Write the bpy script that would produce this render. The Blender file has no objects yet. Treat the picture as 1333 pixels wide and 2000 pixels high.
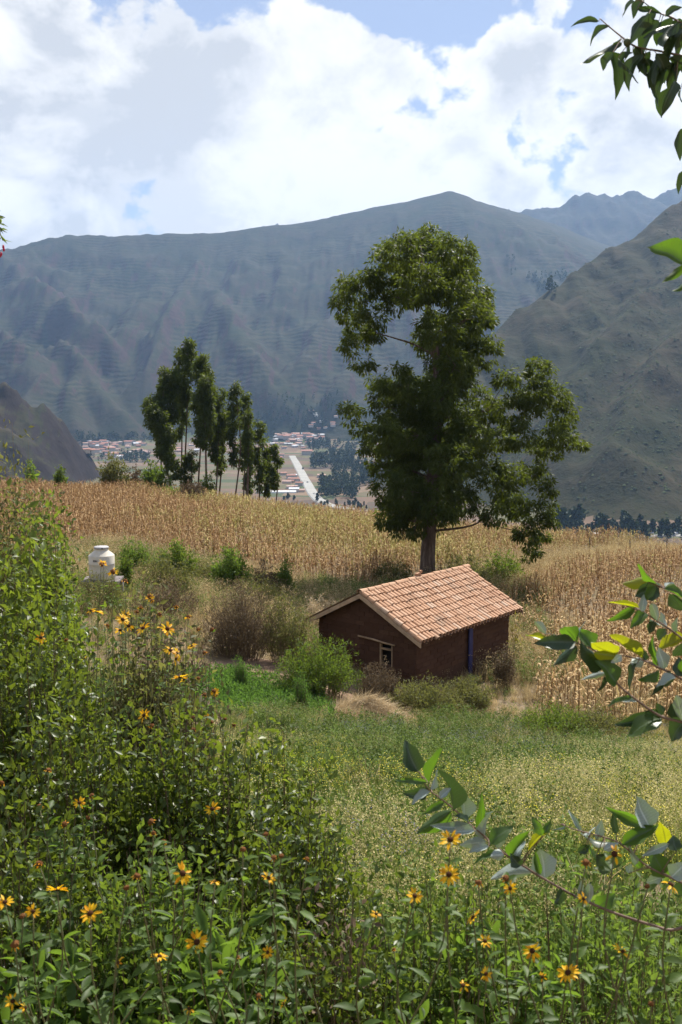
import bpy, math, random
import numpy as np

random.seed(7)
rng = np.random.default_rng(7)
scene = bpy.context.scene
COL = scene.collection

# ------------------------------------------------------------------ camera
F_PX = 1944.0            # focal length in pixels of a 1333 x 2000 frame
HORIZON = 770.0
PITCH = math.atan((1000.0 - HORIZON) / F_PX)
cam_data = bpy.data.cameras.new("camera")
cam_data.sensor_fit = 'VERTICAL'
cam_data.sensor_height = 36.0
cam_data.lens = 36.0 * F_PX / 2000.0
cam_data.clip_start = 0.05
cam_data.clip_end = 30000.0
cam_data.dof.use_dof = True
cam_data.dof.focus_distance = 12.0
cam_data.dof.aperture_fstop = 9.0
cam = bpy.data.objects.new("camera", cam_data)
cam.location = (0, 0, 0)
cam.rotation_euler = (math.pi / 2 - PITCH, 0, 0)
COL.objects.link(cam)
scene.camera = cam

# ------------------------------------------------------------------ render settings
scene.render.engine = 'CYCLES'
cy = scene.cycles
cy.max_bounces = 6
cy.diffuse_bounces = 3
cy.glossy_bounces = 2
cy.transmission_bounces = 4
cy.transparent_max_bounces = 8
cy.volume_bounces = 1
cy.use_denoising = True
cy.denoiser = 'OPENIMAGEDENOISE'
cy.sample_clamp_indirect = 6.0
cy.caustics_reflective = False
cy.caustics_refractive = False
scene.view_settings.view_transform = 'Standard'
scene.view_settings.look = 'None'
scene.view_settings.gamma = 1.0
scene.view_settings.exposure = 0.97

# ------------------------------------------------------------------ sun and sky
SUN_EL, SUN_AZ = math.radians(53), math.radians(27)     # azimuth measured from +Y towards +X
sd = bpy.data.lights.new("sun", 'SUN')
sd.energy = 5.0
sd.angle = math.radians(0.5)
sd.color = (1.0, 0.95, 0.86)
sun = bpy.data.objects.new("sun", sd)
sun.rotation_euler = (math.pi / 2 - SUN_EL, 0, math.pi - SUN_AZ)
COL.objects.link(sun)

world = bpy.data.worlds.new("World")
scene.world = world
world.use_nodes = True
wn, wl = world.node_tree.nodes, world.node_tree.links
wn.clear()


def wnode(t, **kw):
    n = wn.new(t)
    for k, v in kw.items():
        if k in ('op', 'operation'):
            n.operation = v
        else:
            setattr(n, k, v)
    return n


def wmath(op, a, b=None, c=None, clamp=False):
    n = wn.new('ShaderNodeMath')
    n.operation = op
    n.use_clamp = clamp
    for i, v in enumerate((a, b, c)):
        if v is None:
            continue
        if isinstance(v, (int, float)):
            n.inputs[i].default_value = v
        else:
            wl.new(v, n.inputs[i])
    return n.outputs[0]


def wsmooth(v, a, b):
    n = wn.new('ShaderNodeMapRange')
    n.interpolation_type = 'SMOOTHSTEP'
    wl.new(v, n.inputs['Value'])
    n.inputs['From Min'].default_value = a
    n.inputs['From Max'].default_value = b
    return n.outputs['Result']


def wnoise(vec, scale, detail, rough, off=(0, 0, 0), stretch=(1, 1, 1.5), dist=0.0):
    m = wn.new('ShaderNodeMapping')
    m.inputs['Location'].default_value = off
    m.inputs['Scale'].default_value = stretch
    wl.new(vec, m.inputs['Vector'])
    n = wn.new('ShaderNodeTexNoise')
    n.inputs['Scale'].default_value = scale
    n.inputs['Detail'].default_value = detail
    n.inputs['Roughness'].default_value = rough
    n.inputs['Distortion'].default_value = dist
    wl.new(m.outputs[0], n.inputs['Vector'])
    return n.outputs[0]


def wmix(fac, a, b):
    n = wn.new('ShaderNodeMix')
    n.data_type = 'RGBA'
    if isinstance(fac, (int, float)):
        n.inputs[0].default_value = fac
    else:
        wl.new(fac, n.inputs[0])
    for i, v in ((6, a), (7, b)):
        if isinstance(v, tuple):
            n.inputs[i].default_value = (*v, 1)
        else:
            wl.new(v, n.inputs[i])
    return n.outputs[2]


SKY_STRENGTH = 0.061
sky = wn.new('ShaderNodeTexSky')
sky.sky_type = 'NISHITA'
sky.sun_disc = False
sky.sun_elevation = SUN_EL
sky.sun_rotation = SUN_AZ
sky.altitude = 2800.0
sky.air_density = 1.0
sky.dust_density = 1.0
tc = wn.new('ShaderNodeTexCoord')
dirv = tc.outputs['Generated']
sepd = wn.new('ShaderNodeSeparateXYZ')
wl.new(dirv, sepd.inputs[0])
dz = sepd.outputs[2]
SEED = (1.9, 3.3, 7.7)
STR = (1, 1, 1.25)
big = wnoise(dirv, 3.1, 2.0, 0.5, SEED, STR)
med = wnoise(dirv, 7.5, 9.0, 0.58, (SEED[0] + 3.1, SEED[1], SEED[2]), STR, dist=0.25)
fine = wnoise(dirv, 22.0, 6.0, 0.6, (SEED[0], SEED[1] + 7.0, SEED[2]), STR)


def wpuff(scale, off, detail=2.0):
    """Rounded cauliflower heads: 1 at the middle of each head."""
    m = wn.new('ShaderNodeMapping')
    m.inputs['Location'].default_value = off
    m.inputs['Scale'].default_value = STR
    wl.new(dirv, m.inputs['Vector'])
    wob = wn.new('ShaderNodeTexNoise')
    wob.inputs['Scale'].default_value = 16.0
    wob.inputs['Detail'].default_value = 4.0
    wl.new(m.outputs[0], wob.inputs['Vector'])
    add = wn.new('ShaderNodeMixRGB')
    add.blend_type = 'LINEAR_LIGHT'
    add.inputs[0].default_value = 0.06
    wl.new(m.outputs[0], add.inputs[1])
    wl.new(wob.outputs['Color'], add.inputs[2])
    n = wn.new('ShaderNodeTexVoronoi')
    n.feature = 'F1'
    n.inputs['Scale'].default_value = scale
    n.inputs['Detail'].default_value = detail
    n.inputs['Roughness'].default_value = 0.55
    wl.new(add.outputs[0], n.inputs['Vector'])
    return wmath('SUBTRACT', 1.0, n.outputs['Distance'])


puff = wpuff(9.0, (SEED[0], SEED[1], SEED[2] + 2.0))
# a bank of cumulus low over the mountains, breaking up above it
bank = wsmooth(dz, 0.37, 0.29)
cov = wmath('ADD', wmath('MULTIPLY', big, 0.50), wmath('MULTIPLY', med, 0.80))
cov = wmath('ADD', cov, wmath('MULTIPLY', fine, 0.16))
cov = wmath('ADD', cov, wmath('MULTIPLY', puff, 0.30))
cov = wmath('ADD', cov, wmath('MULTIPLY', bank, 0.25))
cov = wmath('ADD', cov, 0.155)
alpha = wsmooth(cov, 0.93, 1.02)
thick = wsmooth(cov, 1.0, 1.25)
under = wnoise(dirv, 5.2, 6.0, 0.55, (SEED[0] - 2.0, SEED[1] + 3.3, SEED[2] + 0.16), (1, 1, 1.8), dist=0.2)
billow = wnoise(dirv, 11.0, 9.0, 0.60, (SEED[0] + 3.1, SEED[1] + 1.7, SEED[2]), STR, dist=0.3)
low = wsmooth(dz, 0.25, 0.15)                            # flat grey bases seen towards the horizon
g1 = wmath('MULTIPLY', wsmooth(under, 0.44, 0.62), thick)
g2 = wmath('MULTIPLY', wsmooth(billow, 0.41, 0.63), 0.60)
greyf = wmath('ADD', wmath('ADD', wmath('MULTIPLY', g1, 0.85), g2), wmath('MULTIPLY', low, 0.12), clamp=True)
cl = wmix(greyf, (9.3, 9.05, 8.6), (5.7, 5.7, 5.75))
veil = wmix(0.45, sky.outputs[0], (5.6, 6.0, 7.4))       # thin high cloud whitening the blue
mix = wmix(alpha, veil, cl)
bg = wn.new('ShaderNodeBackground')
bg.inputs['Strength'].default_value = SKY_STRENGTH
wl.new(mix, bg.inputs['Color'])
wo = wn.new('ShaderNodeOutputWorld')
wl.new(bg.outputs[0], wo.inputs['Surface'])

# ------------------------------------------------------------------ helpers
CP, SP = math.cos(PITCH), math.sin(PITCH)


def W(px, py, Y):
    """A world point at forward distance Y in the direction of a point of the photograph."""
    a = (px - 666.5) / F_PX
    b = (1000.0 - py) / F_PX
    dy = CP + b * SP
    dzz = -SP + b * CP
    t = Y / dy
    return np.array([a * t, Y, dzz * t])


def new_mesh(name, verts, tris=None, faces=None, mat=None, smooth=False, tint=None):
    me = bpy.data.meshes.new(name)
    verts = np.asarray(verts, dtype=np.float32)
    if tris is not None:
        tris = np.asarray(tris, dtype=np.int32)
        nf, k = tris.shape
        me.vertices.add(len(verts))
        me.vertices.foreach_set('co', verts.ravel())
        me.loops.add(nf * k)
        me.loops.foreach_set('vertex_index', tris.ravel())
        me.polygons.add(nf)
        me.polygons.foreach_set('loop_start', np.arange(0, nf * k, k, dtype=np.int32))
        me.polygons.foreach_set('loop_total', np.full(nf, k, dtype=np.int32))
        me.update(calc_edges=True)
    else:
        me.from_pydata([tuple(v) for v in verts], [], [tuple(f) for f in faces])
        me.update()
    if smooth:
        me.polygons.foreach_set('use_smooth', np.ones(len(me.polygons), dtype=bool))
    if tint is not None:
        at = me.attributes.new('tint', 'FLOAT', 'POINT')
        at.data.foreach_set('value', np.asarray(tint, dtype=np.float32))
    if mat is not None:
        me.materials.append(mat)
    return me


def link(name, data, parent=None, loc=None, rot=None, **props):
    o = bpy.data.objects.new(name, data)
    COL.objects.link(o)
    if parent is not None:
        o.parent = parent
    if loc is not None:
        o.location = loc
    if rot is not None:
        o.rotation_euler = rot
    for k, v in props.items():
        o[k] = v
    return o


def thing(name, label, cat, loc=(0, 0, 0), rotz=0.0, group=None):
    o = link(name, None, loc=tuple(loc), rot=(0, 0, rotz), label=label, category=cat)
    if group:
        o['group'] = group
    return o


class MB:
    """Collects polygons; build() links them as one mesh object."""

    def __init__(self):
        self.v, self.f = [], []

    def add(self, verts, faces):
        b = len(self.v)
        self.v += [tuple(map(float, p)) for p in verts]
        self.f += [tuple(b + i for i in f) for f in faces]
        return self

    def box(self, c, s, rz=0.0, jitter=0.0):
        cx, cy_, cz = c
        hx, hy, hz = s[0] / 2, s[1] / 2, s[2] / 2
        ca, sa = math.cos(rz), math.sin(rz)
        vs = []
        for z in (-hz, hz):
            for x, y in ((-hx, -hy), (hx, -hy), (hx, hy), (-hx, hy)):
                j = [random.uniform(-jitter, jitter) for _ in range(3)]
                vs.append((cx + x * ca - y * sa + j[0], cy_ + x * sa + y * ca + j[1], cz + z + j[2]))
        return self.add(vs, [(0, 3, 2, 1), (4, 5, 6, 7), (0, 1, 5, 4), (1, 2, 6, 5), (2, 3, 7, 6), (3, 0, 4, 7)])

    def tube(self, pts, radii, n=6, cap=True):
        v, f = tube_arrays(pts, radii, n, cap)
        return self.add(v, f)

    def lathe(self, prof, n=24, c=(0, 0, 0)):
        vs, fs = [], []
        for r, z in prof:
            for i in range(n):
                a = 2 * math.pi * i / n
                vs.append((c[0] + r * math.cos(a), c[1] + r * math.sin(a), c[2] + z))
        for k in range(len(prof) - 1):
            for i in range(n):
                j = (i + 1) % n
                fs.append((k * n + i, k * n + j, (k + 1) * n + j, (k + 1) * n + i))
        fs.append(tuple(range(n - 1, -1, -1)))
        fs.append(tuple((len(prof) - 1) * n + i for i in range(n)))
        return self.add(vs, fs)

    def mesh(self, name, mat, smooth=False):
        return new_mesh(name, self.v, faces=self.f, mat=mat, smooth=smooth)

    def build(self, name, mat, parent=None, smooth=False, **props):
        return link(name, self.mesh(name, mat, smooth), parent, **props)


def tube_arrays(pts, radii, n=6, cap=True):
    pts = np.asarray(pts, float)
    m = len(pts)
    t = np.gradient(pts, axis=0)
    t /= np.linalg.norm(t, axis=1)[:, None] + 1e-9
    ref = np.array([1.0, 0.13, 0.07]) if abs(t[0][0]) < 0.8 else np.array([0.05, 1.0, 0.1])
    vs, fs = [], []
    for i in range(m):
        a = np.cross(t[i], ref)
        a /= np.linalg.norm(a) + 1e-9
        b = np.cross(t[i], a)
        for k in range(n):
            an = 2 * math.pi * k / n
            vs.append(pts[i] + radii[i] * (math.cos(an) * a + math.sin(an) * b))
    for i in range(m - 1):
        for k in range(n):
            j = (k + 1) % n
            fs.append((i * n + k, i * n + j, (i + 1) * n + j, (i + 1) * n + k))
    if cap:
        fs.append(tuple((m - 1) * n + k for k in range(n)))
    return vs, fs


def smooth_path(ctrl, n):
    """Catmull-Rom through control points."""
    c = np.asarray(ctrl, float)
    c = np.vstack([2 * c[0] - c[1], c, 2 * c[-1] - c[-2]])
    out = []
    segs = len(c) - 3
    for u in np.linspace(0, segs - 1e-6, n):
        i = int(u)
        t = u - i
        p0, p1, p2, p3 = c[i:i + 4]
        out.append(0.5 * (2 * p1 + (p2 - p0) * t + (2 * p0 - 5 * p1 + 4 * p2 - p3) * t * t + (3 * p1 - p0 - 3 * p2 + p3) * t ** 3))
    return np.array(out)


# ---- value noise in numpy (for terrain)
_perm = np.random.default_rng(3).random((256, 256))


def vnoise(x, y):
    xi, yi = np.floor(x).astype(int), np.floor(y).astype(int)
    fx, fy = x - xi, y - yi
    fx, fy = fx * fx * (3 - 2 * fx), fy * fy * (3 - 2 * fy)
    a = _perm[xi & 255, yi & 255]
    b = _perm[(xi + 1) & 255, yi & 255]
    c = _perm[xi & 255, (yi + 1) & 255]
    d = _perm[(xi + 1) & 255, (yi + 1) & 255]
    return (a * (1 - fx) + b * fx) * (1 - fy) + (c * (1 - fx) + d * fx) * fy


def fbm(x, y, o=5, g=0.5):
    s, a, t = 0.0, 1.0, 0.0
    for k in range(o):
        s = s + a * (vnoise(x * 2 ** k + 17.3 * k, y * 2 ** k + 5.1 * k) - 0.5)
        t += a
        a *= g
    return s / t * 2


def ridged(x, y, o=4, g=0.5):
    s, a, t = 0.0, 1.0, 0.0
    for k in range(o):
        s = s + a * (1 - 2 * np.abs(vnoise(x * 2 ** k + 31.7 * k, y * 2 ** k + 11.9 * k) - 0.5) * 2)
        t += a
        a *= g
    return s / t


# ---- scattering many copies of a small template into one mesh
def frames(axis, normal):
    """Rotation matrices whose columns are (side, axis, normal)."""
    y = axis / (np.linalg.norm(axis, axis=1)[:, None] + 1e-9)
    x = np.cross(y, normal)
    x /= np.linalg.norm(x, axis=1)[:, None] + 1e-9
    z = np.cross(x, y)
    return np.stack([x, y, z], axis=2)


def scatter(template, pos, R, scale, tint=None):
    """template = (verts (k,3), tris (m,3)); scale (n,) or (n,3). Returns verts, tris, tint."""
    tv, tf = template
    tv = np.asarray(tv, float)
    tf = np.asarray(tf, int)
    pos = np.asarray(pos, float)
    n, k = len(pos), len(tv)
    sc = np.asarray(scale, float)
    if sc.ndim == 1:
        sc = sc[:, None].repeat(3, axis=1)
    v = np.einsum('nij,nkj->nki', R, tv[None] * sc[:, None, :]) + pos[:, None, :]
    f = tf[None] + (np.arange(n) * k)[:, None, None]
    ti = None if tint is None else np.repeat(np.asarray(tint, float), k)
    return v.reshape(-1, 3), f.reshape(-1, tf.shape[1]), ti


def merge(parts):
    vs, fs, ts, b = [], [], [], 0
    for v, f, t in parts:
        vs.append(v)
        fs.append(f + b)
        ts.append(np.zeros(len(v)) if t is None else t)
        b += len(v)
    return np.concatenate(vs), np.concatenate(fs), np.concatenate(ts)


def unit(n, r=None):
    r = r or rng
    v = rng.normal(size=(n, 3))
    return v / np.linalg.norm(v, axis=1)[:, None]


LEAF2 = (np.array([[0, 0, 0], [-.5, .45, .06], [.5, .45, .06], [0, 1, 0]]), np.array([[0, 2, 1], [1, 2, 3]]))
LEAF4 = (np.array([[0, 0, 0], [-.5, .42, .10], [.5, .42, .10], [0, 1, -.05], [0, .5, 0]]),
         np.array([[0, 4, 1], [0, 2, 4], [1, 4, 3], [4, 2, 3]]))
LEAF8 = (np.array([[0, 0, 0], [-.36, .22, .07], [.36, .22, .07], [-.5, .5, .06], [.5, .5, .06], [-.28, .78, .0], [.28, .78, .0],
                   [0, 1, -.12], [0, .25, 0], [0, .52, -.01], [0, .78, -.05]]),
         np.array([[0, 8, 1], [0, 2, 8], [1, 8, 9], [1, 9, 3], [8, 2, 4], [8, 4, 9], [3, 9, 10], [3, 10, 5], [9, 4, 6], [9, 6, 10],
                   [5, 10, 7], [10, 6, 7]]))

# ------------------------------------------------------------------ materials


class Mat:
    def __init__(self, name, rough=0.8, spec=0.3):
        self.m = bpy.data.materials.new(name)
        self.m.use_nodes = True
        self.n, self.l = self.m.node_tree.nodes, self.m.node_tree.links
        self.b = self.n['Principled BSDF']
        self.b.inputs['Roughness'].default_value = rough
        self.b.inputs['Specular IOR Level'].default_value = spec

    def coord(self, kind='Object', scale=(1, 1, 1)):
        t = self.n.new('ShaderNodeTexCoord')
        m = self.n.new('ShaderNodeMapping')
        m.inputs['Scale'].default_value = scale
        self.l.new(t.outputs[kind], m.inputs['Vector'])
        return m.outputs[0]

    def noise(self, scale, detail=4.0, rough=0.55, vec=None, dist=0.0):
        n = self.n.new('ShaderNodeTexNoise')
        n.inputs['Scale'].default_value = scale
        n.inputs['Detail'].default_value = detail
        n.inputs['Roughness'].default_value = rough
        n.inputs['Distortion'].default_value = dist
        if vec is not None:
            self.l.new(vec, n.inputs['Vector'])
        return n.outputs[0]

    def voronoi(self, scale, vec=None, feature='F1', out='Distance', rand=1.0):
        n = self.n.new('ShaderNodeTexVoronoi')
        n.feature = feature
        n.inputs['Scale'].default_value = scale
        n.inputs['Randomness'].default_value = rand
        if vec is not None:
            self.l.new(vec, n.inputs['Vector'])
        return n.outputs[out]

    def ramp(self, fac, stops, interp='LINEAR'):
        r = self.n.new('ShaderNodeValToRGB')
        r.color_ramp.interpolation = interp
        el = r.color_ramp.elements
        while len(el) < len(stops):
            el.new(0.5)
        for e, (p, c) in zip(el, stops):
            e.position = p
            e.color = (*c, 1)
        self.l.new(fac, r.inputs[0])
        return r.outputs[0]

    def math(self, op, a, b=None, clamp=False):
        n = self.n.new('ShaderNodeMath')
        n.operation = op
        n.use_clamp = clamp
        for i, v in enumerate((a, b)):
            if v is None:
                continue
            if isinstance(v, (int, float)):
                n.inputs[i].default_value = v
            else:
                self.l.new(v, n.inputs[i])
        return n.outputs[0]

    def smooth(self, v, a, b):
        n = self.n.new('ShaderNodeMapRange')
        n.interpolation_type = 'SMOOTHSTEP'
        self.l.new(v, n.inputs['Value'])
        n.inputs['From Min'].default_value = a
        n.inputs['From Max'].default_value = b
        return n.outputs['Result']

    def mix(self, fac, a, b, blend='MIX'):
        n = self.n.new('ShaderNodeMix')
        n.data_type = 'RGBA'
        n.blend_type = blend
        if isinstance(fac, (int, float)):
            n.inputs[0].default_value = fac
        else:
            self.l.new(fac, n.inputs[0])
        for i, v in ((6, a), (7, b)):
            if isinstance(v, tuple):
                n.inputs[i].default_value = (*v, 1)
            else:
                self.l.new(v, n.inputs[i])
        return n.outputs[2]

    def attr(self, name='tint'):
        a = self.n.new('ShaderNodeAttribute')
        a.attribute_name = name
        return a.outputs['Fac']

    def objrand(self):
        return self.n.new('ShaderNodeObjectInfo').outputs['Random']

    def color(self, c):
        if isinstance(c, tuple):
            self.b.inputs['Base Color'].default_value = (*c, 1)
        else:
            self.l.new(c, self.b.inputs['Base Color'])
        self.col = c
        return self

    def bump(self, h, strength=0.3, distance=0.05):
        n = self.n.new('ShaderNodeBump')
        n.inputs['Strength'].default_value = strength
        n.inputs['Distance'].default_value = distance
        self.l.new(h, n.inputs['Height'])
        self.l.new(n.outputs[0], self.b.inputs['Normal'])
        return self

    def translucent(self, amount=0.4, colour=None):
        t = self.n.new('ShaderNodeBsdfTranslucent')
        c = colour if colour is not None else self.col
        if isinstance(c, tuple):
            t.inputs[0].default_value = (*c, 1)
        else:
            self.l.new(c, t.inputs[0])
        mx = self.n.new('ShaderNodeMixShader')
        mx.inputs[0].default_value = amount
        self.l.new(self.b.outputs[0], mx.inputs[1])
        self.l.new(t.outputs[0], mx.inputs[2])
        self.l.new(mx.outputs[0], self.n['Material Output'].inputs['Surface'])
        return self


def plain(name, c, rough=0.8, spec=0.3, var=0.15, scale=6.0, bump=0.0):
    m = Mat(name, rough, spec)
    nz = m.noise(scale, 5.0, vec=m.coord())
    d = tuple(x * (1 - var) for x in c)
    u = tuple(min(1, x * (1 + var)) for x in c)
    m.color(m.ramp(nz, [(0.3, d), (0.7, u)]))
    if bump:
        m.bump(nz, bump, 0.02)
    return m.m


def leaf_mat(name, dark, light, trans=0.4, rough=0.45, spec=0.4, tcol=None, extra=None, mott=40.0):
    """Foliage: colour runs from dark to light with the per-leaf tint; thin leaves let light through."""
    m = Mat(name, rough, spec)
    t = m.attr()
    stops = [(0.0, dark), (0.75 if extra else 1.0, light)]
    if extra:
        stops.append((1.0, extra))
    c = m.ramp(t, stops)
    nz = m.noise(mott, 3.0, 0.6, m.coord())
    c = m.mix(m.smooth(nz, 0.35, 0.75), c, m.mix(0.45, c, (0.0, 0.0, 0.0)))
    m.color(c)
    tc_ = m.mix(0.55, c, tcol) if tcol else c
    m.translucent(trans, tc_)
    return m.m
# ================================================================== LAND
VALLEY = -125.0
# ---- near hillside: smooth surface through surveyed points (x, y, z)
_ctl = np.array([
    (0, -4, -0.9), (-4, -2, -1.0), (4, -2, -1.1), (0, 0, -1.65), (-3, 2.5, -2.3), (0, 3, -2.75), (3, 3, -2.8), (-3.5, 6, -3.6), (0, 6, -3.75),
    (4, 6, -3.8), (-6, 12, -5.1), (0, 12, -5.35), (6, 12, -5.4), (-9, 20, -6.5), (-2, 20, -7.45), (4, 20, -7.8), (10, 20, -7.9),
    (-9, 28, -7.3), (-4, 28, -8.75), (0, 27, -9.2), (5, 28, -9.75), (10, 29, -9.9), (16, 30, -9.6),
    (-4, 32, -8.9), (0, 33, -9.6), (3, 35, -9.9), (6, 40, -10.0), (11, 42, -10.9), (20, 45, -11.3),
    (-9, 38, -7.7), (-16, 40, -7.5), (-30, 40, -7.0), (-4, 44, -9.4), (-12, 55, -9.2), (-25, 60, -8.6), (0, 55, -10.3), (5, 55, -10.5),
    (14, 58, -11.4), (24, 62, -12.0), (-45, 80, -8.6), (-30, 95, -9.6), (-22, 100, -10.3), (-12, 97, -11.3), (-3, 95, -12.1), (8, 88, -12.5),
    (20, 76, -12.6), (28, 84, -13.3), (40, 80, -13.6), (-60, 60, -6.0), (-80, 100, -9.0), (60, 60, -13.0), (60, 30, -10.0), (-60, 20, -4.0),
    (60, 5, -4.0), (-60, 0, -1.0), (-15, 122, -14.5), (-32, 120, -13.0), (0, 120, -16.0), (25, 110, -17.0), (50, 110, -18.0), (-70, 130, -13.5)], float)


def _tps(r2):
    return 0.5 * r2 * np.log(r2 + 1e-9)


_n = len(_ctl)
_A = np.zeros((_n + 3, _n + 3))
_d2 = ((_ctl[:, None, :2] - _ctl[None, :, :2]) ** 2).sum(-1)
_A[:_n, :_n] = _tps(_d2) + np.eye(_n) * 2.0
_A[:_n, _n] = 1
_A[:_n, _n + 1:] = _ctl[:, :2]
_A[_n:, :_n] = _A[:_n, _n:].T
_w = np.linalg.solve(_A, np.concatenate([_ctl[:, 2], np.zeros(3)]))


def sstep(t):
    t = np.clip(t, 0, 1)
    return t * t * (3 - 2 * t)


def near_z(x, y):
    x, y = np.asarray(x, float), np.asarray(y, float)
    sh = np.broadcast(x, y).shape
    x, y = np.broadcast_to(x, sh).ravel(), np.broadcast_to(y, sh).ravel()
    xc, yc = np.clip(x, -80, 60), np.clip(y, -4, 130)
    z = np.full(len(x), _w[_n])
    z += _w[_n + 1] * xc + _w[_n + 2] * yc
    for i in range(_n):
        z += _w[i] * _tps((xc - _ctl[i, 0]) ** 2 + (yc - _ctl[i, 1]) ** 2)
    z += 0.10 * fbm(x * 0.35, y * 0.35, 3) * np.clip(np.hypot(x, y) / 8, 0.3, 1)
    r = np.hypot(x, y)
    dn = sstep((r - 118) / 330)
    z = z * (1 - dn) + VALLEY * dn
    return z.reshape(sh)


def gz(x, y):
    return float(near_z(np.array([x]), np.array([y]))[0])


# ---- ridges of the far land: lists of (photo x, photo y, distance), each falling away at its own slope
def RL(pts, k, r=25.0, tag=0, neg=1.0, pos=1.0):
    """neg / pos make the flank on the -x / +x side of the ridge steeper."""
    return (np.array([W(*p) for p in pts]), k, r, tag, neg, pos)


def facedepth(py, proud=0.97):
    return proud * 1420.0 / (0.5 - (770 - py) / 1944.0)


def spur(pts, k, p0=1.0, p1=0.955, r=12.0, tag=0):
    out = []
    for i, (px, py) in enumerate(pts):
        t = i / (len(pts) - 1)
        out.append((px, py, facedepth(py, p0 + 2.0 * (p1 - p0) * math.sin(t * 2.4))))
    return RL(out, k, r, tag)


T_FAR, T_BACK, T_RIGHT, T_LEFT, T_VAL = 0, 1, 2, 3, 4
ridges = [
    RL([(-900, 560, 3300), (-400, 585, 3700), (-150, 540, 3900), (0, 489, 4000), (30, 480, 4030), (60, 474, 4050), (105, 458, 4100), (200, 458, 4150), (330, 455, 4200),
        (400, 455, 4200), (450, 448, 4250), (540, 439, 4280), (590, 431, 4300), (660, 421, 4330), (740, 402, 4350), (790, 394, 4340), (850, 380, 4300),
        (880, 374, 4300), (910, 388, 4350), (950, 400, 4450), (1000, 412, 4600), (1100, 450, 4900), (1300, 520, 5200)], 0.50, 40, T_FAR),
    RL([(880, 376, 4300), (905, 395, 4230), (952, 458, 4000), (1000, 500, 3800), (1040, 533, 3620), (1062, 565, 3450), (1090, 620, 3250)], 0.55, 20, T_FAR),
    RL([(500, 448, 6500), (545, 436, 6500), (580, 440, 6500)], 0.5, 30, T_BACK),
    RL([(900, 430, 5900), (1020, 405, 5900), (1100, 388, 5900), (1150, 376, 5950), (1180, 371, 6000), (1200, 379, 6000), (1232, 367, 6000), (1262, 379, 6050),
        (1290, 372, 6100), (1333, 361, 6100), (1450, 345, 6100), (1800, 400, 6000)], 0.52, 20, T_BACK),
    RL([(1180, 371, 6000), (1215, 420, 5600), (1240, 470, 5200)], 0.62, 15, T_BACK),
    RL([(1100, 388, 5900), (1080, 440, 5500), (1060, 490, 5100), (1075, 525, 4700)], 0.6, 20, T_BACK),
    RL([(1700, 200, 2500), (1500, 285, 2150), (1333, 390, 1900), (1260, 431, 1850), (1200, 470, 1800), (1120, 530, 1720), (1050, 583, 1650), (970, 642, 1580),
        (900, 712, 1500), (850, 780, 1430), (810, 850, 1370), (770, 930, 1300)], 0.52, 30, T_RIGHT, 2.6, 1.0),
    RL([(1400, 440, 1760), (1300, 520, 1600), (1210, 620, 1440), (1130, 720, 1300), (1075, 810, 1190)], 0.66, 12, T_RIGHT, 1.6),
    RL([(1420, 560, 1480), (1333, 650, 1320), (1250, 760, 1180), (1190, 850, 1080)], 0.70, 12, T_RIGHT, 1.6),
    RL([(1240, 640, 1560), (1110, 700, 1460), (1020, 790, 1340), (980, 870, 1250)], 0.66, 12, T_RIGHT, 1.6),
    RL([(-700, 520, 1200), (-200, 655, 1280), (0, 752, 1350), (35, 772, 1370), (60, 788, 1380), (95, 822, 1410), (120, 850, 1425), (150, 885, 1450)],
       0.60, 10, T_LEFT, 1.0, 3.0),
    RL([(-120, 780, 1200), (20, 850, 1260), (80, 900, 1300)], 0.7, 10, T_LEFT, 1.0, 2.0),
    # spurs on the face of the big mountain
    spur([(385, 500), (412, 548), (438, 590), (470, 640), (505, 700), (535, 760), (560, 820)], 0.95, 1.0, 0.94),
    spur([(385, 510), (345, 585), (312, 650), (285, 720), (268, 790)], 0.95, 1.0, 0.955),
    spur([(700, 545), (645, 620), (600, 685), (560, 745), (530, 800)], 1.0, 1.0, 0.945),
    spur([(760, 580), (705, 670), (660, 745), (622, 805)], 1.0, 1.0, 0.945),
    spur([(335, 462), (300, 540), (262, 620), (236, 700), (225, 760)], 0.7, 1.0, 0.97),
    spur([(600, 440), (575, 510), (555, 590), (545, 640)], 0.66, 1.0, 0.975),
    spur([(800, 400), (765, 490), (728, 590), (700, 690)], 0.75, 1.0, 0.965),
    spur([(880, 385), (868, 480), (850, 600), (830, 720), (815, 800)], 0.75, 1.0, 0.95),
    spur([(952, 465), (930, 550), (905, 650), (890, 740)], 0.8, 0.98, 0.94),
    spur([(490, 450), (500, 520), (520, 590)], 0.62, 1.0, 0.98),
    # cliffs at the far left
    spur([(10, 500), (60, 530), (120, 575), (175, 620), (215, 655)], 1.15, 0.97, 0.93, 18),
    spur([(70, 655), (100, 662), (135, 675), (190, 735), (240, 810), (262, 850)], 1.0, 0.94, 0.92, 14),
    spur([(-60, 620), (10, 650), (40, 672), (70, 715), (80, 770)], 1.0, 0.93, 0.90, 14),
    spur([(80, 690), (75, 740), (60, 800), (50, 850)], 1.0, 0.92, 0.89, 16),
    spur([(150, 705), (140, 760), (150, 820), (165, 850)], 1.1, 0.915, 0.90, 16),
    spur([(-200, 560), (-160, 660), (-130, 760)], 0.9, 0.97, 0.92, 14),
]


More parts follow.
